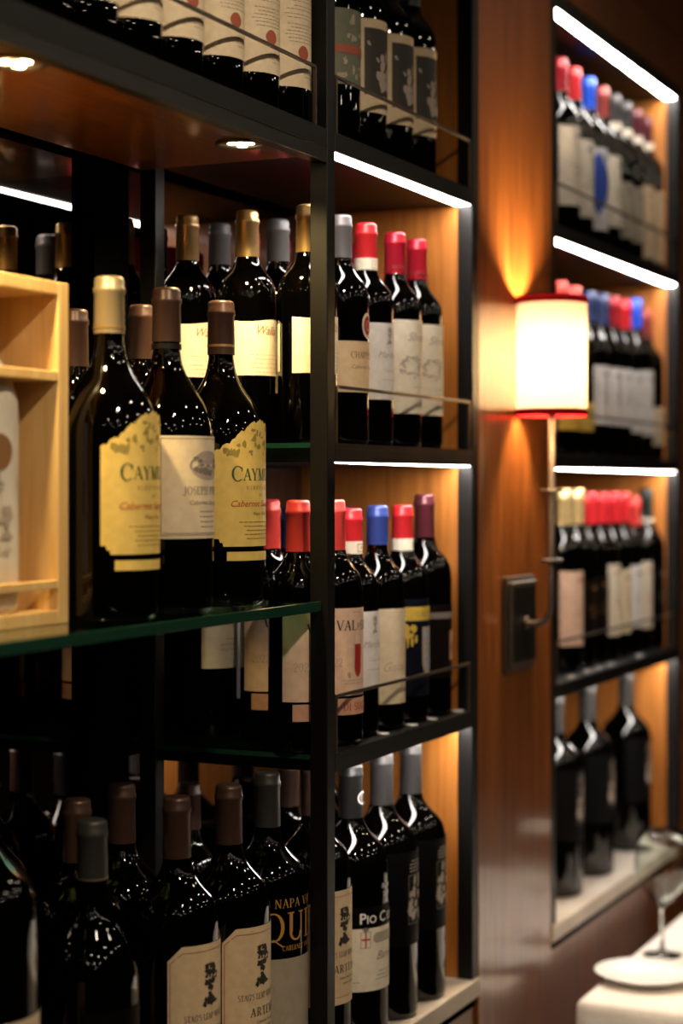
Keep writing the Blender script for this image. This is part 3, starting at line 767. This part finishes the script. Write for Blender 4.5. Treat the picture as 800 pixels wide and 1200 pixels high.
for (px, X) in ((22, 1.467), (272, 1.925)):
    pk_ = link('puck_light', lathe('puck_ring', [(0.031, 0.0), (0.031, -0.003), (0.026, -0.0035), (0.024, -0.001), (0.024, 0.0)], 32, False, False), 'bronze', sA)
    pk_.location = Vector((X, 0.060, 0.406 + CAMZ)) - wloc(sA)
    for k in range(3):
        a = k * 2.0944 + 0.4
        l = link('lens', lathe('lens', [(0.0062, -0.0016), (0.0062, -0.0024), (0.004, -0.003)], 16), 'puck_led', pk_); l.location = (0.0115 * math.cos(a), 0.0115 * math.sin(a), 0)
    ld = bpy.data.lights.new('puck_lamp', 'SPOT'); ld.energy = PUCK_W; ld.color = (1.0, 0.72, 0.30); ld.spot_size = math.radians(135); ld.spot_blend = 0.8; ld.shadow_soft_size = 0.015
    lo = bpy.data.objects.new('puck_lamp', ld); COL.objects.link(lo); lo.location = (X, 0.060, 0.398 + CAMZ)

# narrow bay between the black post and the wood pilaster
B = thing('wine_cabinet', 'narrow black steel wine shelving bay with lit wood side beside the pilaster', 'shelving', (2.3, 0.14, 0))
post(B, XP1, 0.0, PT, ZL); post(B, XP1, 0.242, 0.2655, ZL); post(B, XP2, 0.0, PT, ZL + 0.0005)
box('side_panel', XP2[0] + 0.002, XP2[1] - 0.0005, PT + 0.0005, MIR, ZL, ZC, 'wood_panel', B)['label'] = 'orange wood side panel'
box('mirror_panel', XP1[0] + .0005, XP2[0] - .001, MIR, MIR + 0.006, ZL, ZC, 'mirror', B)['label'] = 'dark mirror back'
shelf(B, XP1[1], XP2[0], ZT, False, False)
shelf(B, XP1[1], XP2[0], Z1, True, True)
shelf(B, XP1[1], XP2[0], Z2, True, True, glass=(XP1[0] + .002, XP2[0]))
shelf(B, XP1[1], XP2[0], Z3, True, True, discs=(2.135, 2.248, 2.348, 2.42, 2.524), glass=(XP1[0] + .002, XP2[0]))

# far bay
Cb = thing('wine_cabinet', 'wide black steel wine shelving bay beyond the sconce', 'shelving', (3.3, 0.14, 0))
post(Cb, XP3, 0.0, PT, ZL + .0005, 0.8225); post(Cb, XP4, 0.0, PT, ZL + .0005, 0.8225)
box('side_panel', XP4[0] + 0.002, XP4[1] - .0005, PT + 0.0005, 0.29, ZL + .0005, 0.8225, 'wood_panel', Cb)['label'] = 'orange wood side panel'
box('back_panel', XP3[1], XP4[0], 0.270, 0.29, ZL, 0.8225, 'gap', Cb)
shelf(Cb, XP3[1], XP4[0], ZT, True, False)
shelf(Cb, XP3[1], XP4[0], Z1, True, True)
shelf(Cb, XP3[1], XP4[0], Z2, True, True)
shelf(Cb, XP3[1], XP4[0], Z3, True, True, discs=(2.955, 3.06, 3.16, 3.23, 3.30, 3.50))

# ------------------------------------------------------------------ bottles, open bay
ORD = ('seventh', 'sixth', 'fifth', 'fourth', 'third', 'second', 'first')
for i, px in enumerate((41, 95, 148, 198, 247, 290, 328)):
    Y = 0.050
    bottle('letter', Xat(px, Y) + 0.0, Y, Z1, '%s bottle from the black post with cream red-seal label, above the spotlit soffit' % ORD[i], 'cream labelled bottles above the spotlit soffit', rz=random.uniform(-.05, .05))

bottle('torn', Xat(128, 0.075), 0.075, -0.139, 'magnum with champagne-gold cap and torn-edge yellow label beside the pine crate', rz=0.02)
bottle('engraved', Xat(195, 0.077), 0.077, -0.139, 'brown-capped magnum with grey-cream engraved label between two yellow-labelled magnums', h=0.360)
bottle('torn_brown', Xat(259, 0.089), 0.089, -0.139, 'brown-capped magnum with torn-edge yellow label at the black post', rz=-0.02)
bottle('plain_brown_cap', Xat(165.5, 0.2), 0.2, -0.139, 'brown-capped magnum standing behind the cream engraved magnum', h=0.360)
bottle('gold_outline', Xat(87, 0.19), 0.19, -0.139, 'magnum with dark gold-outlined label between pine crate and yellow-labelled magnum', h=0.340)

bottle('double_magnum', 1.447, 0.10, ZL, 'oversized red-capped bottle with brown pictorial label on the stone ledge', name='wine_bottle')
bottle('plain_dark', Xat(108, 0.0885), 0.0885, ZL, 'dark magnum with thin silver ring on its cap on the stone ledge')
bottle('plain_brown_cap', Xat(90, 0.173), 0.173, ZL, 'brown-capped magnum behind the silver-ringed magnum', h=0.375)
bottle('plain_brown_cap', Xat(143, 0.184), 0.184, ZL, 'brown-capped magnum against the mirror behind the tree-label magnums', h=0.375)
bottle('tree', Xat(207, 0.080), 0.080, ZL, 'magnum with tan tree-emblem label next to the silver-ringed dark magnum', rz=0.0)
bottle('tree', Xat(268, 0.066), 0.066, ZL, 'magnum with tan tree-emblem label next to the gold-lettered magnum', rz=0.02)

# ------------------------------------------------------------------ bottles, narrow bay
for i, (px, kd, lb) in enumerate(((388, 'mottled', 'bottle with mottled greenish label on the dark shelf above the upper light strip'),
                                  (420, 'picture', 'bottle with framed dark picture label next to the mottled-label bottle'),
                                  (452, 'picture', 'bottle with framed dark picture label between two matching ones'),
                                  (480, 'picture', 'bottle with framed dark picture label next to the wood side panel'))):
    bottle(kd, Xat(px, 0.05), 0.05, Z1, lb)

rows = ((0.052, 'at the front'), (0.143, 'in the middle'), (0.231, 'at the back'))
X_gold = 2.098
for (Y, w_) in rows:
    bottle('gold', X_gold - 0.01 * (Y < .1), Y, Z2, 'gold-capped cream-labelled bottle %s of its three-deep column by the black post' % w_, 'gold-capped column', rz=0.0 if Y < .1 else -0.12)
for (Y, w_) in rows:
    bottle('grey_oval', 2.186, Y, Z2, 'grey-capped bottle with tan label and red medallion, %s of its column' % w_, 'grey-capped column')
for (Y, w_) in rows:
    bottle('red_strip_white', 2.267 + (0.004 if Y > .1 else 0), Y, Z2, 'red-capped bottle with paper neck strip and white label, %s of its column' % w_, 'red-capped column above')
for (Y, w_) in rows:
    bottle('oval_scene', 2.367, Y, Z2, rz=-0.2, label='crimson-capped bottle with oval engraving, %s of the column next to the neck-strip bottles' % w_, group='crimson-capped columns')
for (Y, w_) in rows:
    bottle('oval_scene', 2.446, Y, Z2, rz=-0.22, label='crimson-capped bottle with oval engraving, %s of the column by the wood panel' % w_, group='crimson-capped columns')

# lower lit shelf
bottle('vintage', Xat(349, 0.055), 0.055, Z3, 'coral-capped bottle with peach year label beside the black post', rz=0.0)
XV = Xat(391, 0.042)
bottle('vintage', XV, 0.042, Z3, 'coral-capped bottle with peach wine-glass label next to the white-labelled bottle', rz=-0.22)
bottle('vintage', Xat(315, 0.142), 0.142, Z3, 'coral-capped bottle with peach year label, behind the peach wine-glass label', rz=-0.45)
simple('dull_back', 'foil_charcoal', 'greige', 0.09, 0.165, seed=31)
bottle('dull_back', XV + 0.012, 0.231, Z3, 'charcoal-capped bottle with dull beige label against the mirror, under the glass shelf')
for (px, Y, kd, lb, h) in ((411, 0.056, 'red_strip_long', 'red-capped bottle with neck strip and long white label beside the peach-labelled one', 0.300),
                           (442, 0.052, 'blue_cream', 'blue-capped bottle with plain cream label', 0.303),
                           (471, 0.052, 'navy_shield', 'red-capped bottle with navy shield label and yellow band', 0.303),
                           (497, 0.052, 'burgundy_dark', 'burgundy-capped bottle with dark label next to the lower wood side panel', 0.318)):
    bottle(kd, Xat(px, Y), Y, Z3, lb, h=h)
for (X, kd, nm) in ((2.262, 'slim_std', 'white-labelled'), (2.345, 'slim_std', 'blue-capped'), (2.43, 'slim_std', 'navy-labelled')):
    if 'slim_std' not in KIND:
        simple('slim_std', 'foil_navy', 'white', 0.04, 0.16, seed=30)
    for (Y, w_) in ((0.162, 'second'), (0.239, 'third')):
        bottle(kd, X, Y, Z3, 'navy-capped bottle %s deep behind the %s bottle' % (w_, nm), 'navy-capped bottles behind the front row')

# ledge
bottle('slim_dark', Xat(222, 0.239), 0.239, ZL, 'slim brown-capped bottle against the mirror behind the gold-lettered magnum')
bottle('gold_caps', Xat(313, 0.070), 0.070, ZL, 'magnum with large gold capitals on the glass over a grey label')
bottle('tree', Xat(367, 0.058), 0.058, ZL, 'magnum with tan tree-emblem label partly behind the black post')
bottle('white_caps', Xat(411, 0.056), 0.056, ZL, 'magnum with white capitals on a black band over cream label')
bottle('black_picture', Xat(447, 0.056), 0.056, ZL, 'magnum with black picture label next to the white-lettered magnum', h=0.358)
bottle('black_picture', Xat(481, 0.056), 0.056, ZL, 'magnum with black picture label beside the lower wood side panel', h=0.358)
bottle('plain_brown_cap', 2.272, 0.171, ZL, 'brown-capped magnum behind the white-lettered magnum', h=0.35)
bottle('plain_brown_cap', 2.380, 0.171, ZL, 'brown-capped magnum behind the first black picture magnum', h=0.35)
bottle('plain_brown_cap', 2.4865 - 0.008, 0.210, ZL, 'brown-capped magnum in the back corner by the lower wood side panel', h=0.35)

# ------------------------------------------------------------------ bottles, far bay
def far(z, items, where):
    last = 0
    for (px, kd, cy, lb) in items:
        Y = 0.066; X = max(Xat(px, Y), last + 0.0765); H = KIND[kd][1]; last = X
        bottle(kd, X, Y, z, lb + ', ' + where, rz=random.uniform(-.06, .06), h=min(max(Zof(X, Y, cy) - z, 0.27), 0.325))


far(Z1, ((655, 'far_red_a', 67, 'dark red capped bottle with ivory label'), (671, 'far_red_b', 79, 'bright red capped bottle with ivory label'), (688, 'far_diamond', 90, 'bright blue capped bottle with blue diamond'),
         (704, 'far_rose', 101, 'rose-brown capped bottle'), (718, 'far_charcoal', 110, 'charcoal capped bottle next to the rose-brown one'), (731, 'far_charcoal', 118, 'charcoal capped bottle next to the burgundy ones'),
         (744, 'far_burg_strip', 122, 'burgundy capped bottle with tan label next to a charcoal one'), (757, 'far_burg_strip', 131, 'burgundy capped bottle with tan label by the wood')), "far bay's top shelf")
far(Z2, ((655, 'far_coral', 330, 'coral capped bottle with mustard label'), (671, 'far_coral', 336, 'coral capped bottle behind the lampshade'), (689, 'far_navy', 342, 'navy capped bottle next to the lampshade'), (704, 'far_navy', 345, 'navy capped bottle next to a red one'),
         (717, 'far_red_c', 348, 'dark red capped bottle'), (729, 'far_red_d', 352, 'bright red capped bottle'), (743, 'far_blue', 350, 'bright blue capped bottle'), (756, 'far_brown_pale', 364, 'brown capped bottle with low cream label'),
         (768, 'far_navy', 363, 'navy capped bottle by the wood')), "far bay's shelf level with the lampshade")
far(Z3, ((658, 'far_gold', 567, 'pale gold capped bottle with peach label'), (674, 'far_gold_dark', 566, 'pale gold capped bottle with dark label'), (688, 'far_red_dark', 577, 'red capped bottle with dark label'), (701, 'far_red_e', 577, 'red capped bottle with ivory label'),
         (713, 'far_red_must', 577, 'red capped bottle with cream label'), (725, 'far_red_d', 577, 'red capped bottle with white label'), (740, 'far_coral_long', 583, 'coral capped bottle with long ivory label'),
         (757, 'far_green', 568, 'dark green capped bottle next to the coral one'), (771, 'far_green', 568, 'dark green capped bottle by the wood')), "far bay's shelf below the lampshade")
for px, lb in ((650, 'black picture-label magnum by the pilaster on the far ledge'), (688, 'black picture-label magnum between two others on the far ledge'), (733, 'black picture-label magnum farthest from the pilaster on the far ledge')):
    bottle('black_picture', Xat(px, 0.075), 0.075, ZL, lb)

# ------------------------------------------------------------------ pine crate with wrapped bottle
CX0, CX1, CY0, CY1, CZ0, CZ1 = 1.428, 1.600, 0.088, 0.232, -0.139, 0.2085
cr = thing('pine_crate', 'open pine presentation crate holding a paper-wrapped bottle on the glass shelf', 'crate', ((CX0 + CX1) / 2, (CY0 + CY1) / 2, CZ0 + CAMZ))
TW = 0.019
box('side_board', CX0, CX0 + TW, CY0, CY1, CZ0, CZ1, 'pine', cr, bev=0.0008)
box('side_board', CX1 - TW, CX1, CY0, CY1, CZ0, CZ1, 'pine', cr, bev=0.0008)
box('top_board', CX0 + TW, CX1 - TW, CY0, CY1, CZ1 - 0.013, CZ1, 'pine', cr, bev=0.0008)
box('bottom_board', CX0 + TW, CX1 - TW, CY0, CY1, CZ0, CZ0 + 0.014, 'pine', cr, bev=0.0008)
box('back_board', CX0 + TW, CX1 - TW, CY1 - 0.008, CY1, CZ0 + 0.014, CZ1 - 0.013, 'pine', cr)
# neck bar with a notch, two halves
zb = Zof(CX1, CY0, 448)
bm = bmesh.new(); cxm = (CX0 + CX1) / 2
box_bm(bm, CX0 + TW - cxm, CX1 - TW - cxm, 0, 0.018, 0, 0.010, 0.0008); box_bm(bm, CX0 + TW - cxm, -0.019, 0.018, 0.075, 0, 0.010); box_bm(bm, 0.019, CX1 - TW - cxm, 0.018, 0.075, 0, 0.010)
o = link('neck_bar', bm_mesh(bm, 'neck_bar'), 'pine', cr); o.location = Vector((cxm, CY0, zb + CAMZ)) - wloc(cr)
zb2 = Zof(CX1, CY0, 689)
box('front_slat', CX0 + TW, CX1 - TW, CY0, CY0 + 0.010, zb2, zb2 + 0.009, 'pine', cr, bev=0.0008)
# wrapped bottle
RW = 0.0525
bw = [(0.030, 0.0), (0.047, 0.0), (0.0525, 0.006), (0.0528, 0.05), (0.0522, 0.12), (0.0526, 0.19), (0.051, 0.212), (0.045, 0.234), (0.034, 0.252), (0.024, 0.268), (0.0185, 0.285), (0.0172, 0.295), (0.0170, 0.312), (0.0150, 0.316)]
mat('tissue', (0.74, 0.67, 0.55), 0.7)
noise_tint(M['tissue'], (0.66, 0.58, 0.46), (0.82, 0.75, 0.62), 25.0, (1, 1, 0.5), bump=0.8)
tw = thing('wrapped_bottle', 'bottle wrapped in printed off-white tissue inside the pine crate', 'bottle', (cxm, CY0 + 0.011 + 0.0545, CZ0 + 0.014 + CAMZ))
me = lathe('paper_wrap', bw, 64)
for v in me.vertices:
    a = math.atan2(v.co.y, v.co.x); k = 1 + 0.018 * math.sin(9 * a + 40 * v.co.z) * (1 if v.co.z > .19 else .3)
    if v.co.z > 0.01: v.co.x *= k; v.co.y *= k
wr = link('paper_wrap', me, 'tissue', tw)
pm = Print().blob(-0.016, 0.160, 0.018, 0.018, 0.0, 26)
link('medallion_print', pm.wrap(RW, 0.0022, 'medallion_print'), 'ink_brown', wr)
px_ = tree_print(-0.026, 0.090, 1.5)
for i, (x, y, kk) in enumerate(((-0.006, 0.075, .9), (-0.06, 0.09, 1.2), (-0.05, 0.20, .8), (0.03, 0.1, 1.0))):
    q = tree_print(x, y, kk); n = len(px_.v); px_.v += q.v; px_.f += [tuple(i_ + n for i_ in f_) for f_ in q.f]
px_.text("STAG'S LEAP", -0.030, 0.058, 0.008, 0.2).text('NAPA VALLEY', -0.055, 0.155, 0.007).text('WINE CELLARS', -0.03, 0.020, 0.007)
link('sketch_print', px_.wrap(RW, 0.0022, 'sketch_print'), 'ink_mauve', wr)

# ------------------------------------------------------------------ wall sconce
SX, SY = 2.728, -0.0575
S = thing('wall_sconce', 'bronze wall sconce with white drum shade and red trim', 'wall lamp', (SX, 0.0, Zof(2.72, 0, 785) + CAMZ))
z0p, z1p = Zof(2.67, 0, 785), Zof(2.67, 0, 673)
bm = bmesh.new()
pw_ = 0.066
box_bm(bm, -pw_, pw_, -0.0065, -0.0001, 0, z1p - z0p, 0.0015); box_bm(bm, -pw_ + 0.008, pw_ - 0.008, -0.013, -0.0065, 0.008, z1p - z0p - 0.008, 0.002)
o = link('backplate', bm_mesh(bm, 'backplate'), 'bronze', S); o.location = (0, 0, 0)
bm = bmesh.new(); box_bm(bm, -pw_ + 0.016, pw_ - 0.016, -0.0142, -0.0131, 0.016, z1p - z0p - 0.016); o = link('inset_panel', bm_mesh(bm, 'inset_panel'), 'steel', S)
za = Zof(SX, 0, 726) - z0p
zs0, zs1 = Zof(SX, SY, 484), Zof(SX, SY, 345)
pts = [(0, -0.012, za), (0, -0.022, za - 0.002), (0, -0.032, za - 0.001)]
for k in range(1, 7):
    a = k / 6 * math.pi / 2
    pts.append((0, -0.032 - 0.0255 * math.sin(a), za - 0.001 + 0.032 * (1 - math.cos(a))))
pts.append((0, SY, zs0 - z0p + 0.02))
link('arm', tube('arm', pts, 0.0052, 12), 'bronze', S)
link('boss', (lambda me: me)(tube('boss', [(0, -0.0145, za), (0, -0.020, za)], 0.010, 16)), 'bronze', S)
for py in (571.5, 653):
    o = link('collar', lathe('collar', [(0.0175, -0.002), (0.0185, 0), (0.0175, 0.002)], 24), 'bronze', S); o.location = (0, SY, Zof(SX, SY, py) - z0p)
o = link('candle_cup', lathe('candle_cup', [(0.008, 0), (0.011, 0.004), (0.011, 0.014), (0.008, 0.016)], 20), 'bronze', S); o.location = (0, SY, zs0 - z0p + 0.0)
RS = 0.0545; hs = zs1 - zs0
sh_ = link('lamp_shade', lathe('lamp_shade', [(RS, 0.010), (RS, hs * .5), (RS, hs - 0.010), (RS - 0.0006, hs - 0.010), (RS - 0.0006, hs * .5), (RS - 0.0006, 0.010)], 64, False, False), 'shade_cloth', S); sh_.location = (0, SY, zs0 - z0p)
for zz in (0.0, hs - 0.0105):
    o = link('red_trim', lathe('red_trim', [(RS + 0.0002, zz), (RS + 0.0010, zz), (RS + 0.0010, zz + 0.0105), (RS + 0.0002, zz + 0.0105)], 64, False, False), 'shade_red', sh_); o['label'] = 'red fabric trim'
bmx = bmesh.new()
for k in range(3):
    a = k * 2.0944
    me = tube('t', [(0.008 * math.cos(a), 0.008 * math.sin(a), 0.012), (RS * math.cos(a), RS * math.sin(a), 0.012)], 0.0012, 6)
    bmx.from_mesh(me)
o = link('shade_spider', bm_mesh(bmx, 'shade_spider'), 'bronze', sh_)
bl = link('bulb', lathe('bulb', [(0.006, 0.016), (0.012, 0.03), (0.016, 0.05), (0.013, 0.07), (0.004, 0.086)], 20), 'bulb', sh_)
ld = bpy.data.lights.new('sconce_lamp', 'POINT'); ld.energy = SCONCE_W; ld.color = (1.0, 0.70, 0.38); ld.shadow_soft_size = 0.03
lo = bpy.data.objects.new('sconce_lamp', ld); COL.objects.link(lo); lo.location = (SX, SY, zs0 + CAMZ + 0.106)

# ------------------------------------------------------------------ dining table
TX0, TX1, TY0, TY1, TZ = 2.835, 3.75, -0.82, -0.066, 0.75
tb = thing('dining_table', 'square dining table hidden under the white cloth', 'table', ((TX0 + TX1) / 2, (TY0 + TY1) / 2, 0))
box('tabletop', TX0 + .01, TX1 - .01, TY0 + .01, TY1 - .01, TZ - 0.032, TZ - 0.0022, 'floor_wood', tb, rel=False)
for sx in (TX0 + .05, TX1 - .09):
    for sy in (TY0 + .05, TY1 - .09):
        box('leg', sx, sx + .04, sy, sy + .04, 0.0, TZ - 0.032, 'floor_wood', tb, rel=False)


def cloth():
    """rounded-square top with a skirt that falls in soft folds"""
    n = 200; vs_, fs = [], []; cx, cy = (TX0 + TX1) / 2, (TY0 + TY1) / 2; hx, hy = (TX1 - TX0) / 2, (TY1 - TY0) / 2
    ring = []
    for i in range(n):
        a = 2 * math.pi * i / n; c, s_ = math.cos(a), math.sin(a)
        k = 1.0 / max(abs(c) / hx, abs(s_) / hy)
        x, y = c * k, s_ * k
        x = max(-hx + .0, min(hx, x)); y = max(-hy, min(hy, y)); ring.append((x, y, a))
    lev = [(0.0, 0.0, 0), (0.5, 0.0, 0), (0.97, 0.0, 0), (0.994, -0.001, 0), (1.003, -0.006, 0), (1.006, -0.016, .2), (1.008, -0.06, .5), (1.01, -0.14, .8), (1.012, -0.24, 1)]
    for (k, z, f) in lev[1:]:
        for (x, y, a) in ring:
            fd = 1 + f * 0.012 * math.sin(a * 17) * 1.0
            vs_.append((x * k * fd, y * k * fd if y < 0 else y * k * (1 + f * 0.004 * math.sin(a * 17)), z))
    m_ = len(lev) - 1
    for l in range(m_ - 1):
        for i in range(n):
            a, b = l * n + i, l * n + (i + 1) % n
            fs.append((a, a + n, b + n, b))
    fs.append(tuple(range(n)))
    me = bpy.data.meshes.new('tablecloth'); me.from_pydata(vs_, [], fs); me.update()
    for p in me.polygons: p.use_smooth = len(p.vertices) == 4
    o = link('tablecloth', me, 'linen'); o.location = (cx, cy, TZ)
    return tag(o, 'white linen cloth draped over the dining table', 'tablecloth')


cloth()
pl = thing('side_plate', 'round white china plate at the edge of the tablecloth', 'plate', (2.99, -0.134, TZ + 0.0006))
link('plate_body', lathe('plate_body', [(0.045, 0.0), (0.050, 0.001), (0.054, 0.006), (0.082, 0.0155), (0.0845, 0.0175), (0.083, 0.0185), (0.056, 0.0095), (0.050, 0.0075), (0.001, 0.007)], 64), 'china', pl)
gx, gy = 3.17, -0.114
wg = thing('wine_glass', 'clear stemmed wine glass on the tablecloth behind the plate', 'glass', (gx, gy, TZ + 0.0006))
link('foot', lathe('foot', [(0.034, 0.0), (0.035, 0.001), (0.030, 0.0025), (0.012, 0.005), (0.0045, 0.010)], 40), 'clear', wg)
link('stem', lathe('stem', [(0.0045, 0.0101), (0.0034, 0.03), (0.0034, 0.07), (0.006, 0.0849)], 24), 'clear', wg)
link('bowl', lathe('bowl', [(0.0058, 0.085), (0.018, 0.096), (0.034, 0.115), (0.0475, 0.140), (0.0480, 0.165), (0.0435, 0.195), (0.039, 0.216), (0.0382, 0.2165), (0.0380, 0.216), (0.0426, 0.195), (0.0471, 0.165), (0.0466, 0.140), (0.0331, 0.116), (0.0172, 0.0975), (0.004, 0.090)], 48), 'clear', wg)
fk = thing('fork', 'silver fork lying on the tablecloth beside the plate', 'cutlery', (2.90, -0.25, TZ + 0.001), rz=0.0)
bm = bmesh.new(); box_bm(bm, -0.03, 0.075, -0.004, 0.004, 0, 0.0025, 0.0008); link('handle', bm_mesh(bm, 'handle'), 'silverware', fk)
bm = bmesh.new(); box_bm(bm, 0.0751, 0.105, -0.011, 0.011, 0, 0.002, 0.0006)
for k in range(4): box_bm(bm, 0.105, 0.145, -0.011 + k * 0.0062, -0.0076 + k * 0.0062, 0, 0.002)
link('tines', bm_mesh(bm, 'tines'), 'silverware', fk)

# ------------------------------------------------------------------ ceiling downlights of the dining room
me_t = lathe('trim_ring', [(0.062, 0.0), (0.062, -0.004), (0.049, -0.005), (0.047, 0.0)], 24, False, False); me_t.materials.append(M['steel'])
me_l = lathe('lens', [(0.043, -0.001), (0.043, -0.003), (0.02, -0.0035)], 20); me_l.materials.append(M['down_led'])
for i in range(6):
    for j in range(3):
        x, y = -1.8 + i * 1.25 + (0.5 if j % 2 else 0), -1.2 - j * 0.95
        t = thing('ceiling_downlight', 'small round recessed downlight in the dark ceiling', 'downlight', (x, y, ZC + CAMZ - 0.0005), 'recessed ceiling downlights')
        a = bpy.data.objects.new('trim_ring', me_t); COL.objects.link(a); a.parent = t
        b = bpy.data.objects.new('lens', me_l); COL.objects.link(b); b.parent = t
ld = bpy.data.lights.new('table_fill_spot', 'SPOT'); ld.energy = 90; ld.color = (1.0, 0.86, 0.73); ld.spot_size = math.radians(38); ld.spot_blend = 0.7; ld.shadow_soft_size = 0.03  # added spot without a fitting, brightens the tablecloth
lo = bpy.data.objects.new('table_fill_spot', ld); COL.objects.link(lo); lo.location = (3.3, -0.62, ZC + CAMZ - 0.02)

# adjustable ceiling spotlight that picks out the near bay
sp = thing('ceiling_spotlight', 'black adjustable spotlight aimed at the near wine bay', 'spotlight', (0.95, -1.05, ZC + CAMZ - 0.0005))
link('mount', lathe('mount', [(0.035, 0.0), (0.035, -0.012), (0.008, -0.014), (0.008, -0.05)], 24), 'steel', sp)
hd = link('head', lathe('head', [(0.030, -0.02), (0.030, 0.06), (0.022, 0.072)], 28, True, False), 'steel', sp)
tgt = Vector((1.65, 0.02, -0.15 + CAMZ)); src = Vector((0.95, -1.05, ZC + CAMZ - 0.085)); dv = (tgt - src).normalized()
hd.location = (0, 0, -0.085); hd.rotation_euler = (-dv).to_track_quat('Z', 'Y').to_euler()
lens = link('lens', lathe('lens', [(0.029, 0.0), (0.029, 0.002), (0.01, 0.003)], 24), 'puck_led', hd)
ld = bpy.data.lights.new('spot_lamp', 'SPOT'); ld.energy = SPOT_W; ld.color = (1.0, 0.80, 0.56); ld.spot_size = math.radians(78); ld.spot_blend = 0.8; ld.shadow_soft_size = 0.02
lo = bpy.data.objects.new('spot_lamp', ld); COL.objects.link(lo); lo.location = src + dv * 0.03; lo.rotation_euler = (-dv).to_track_quat('Z', 'Y').to_euler()
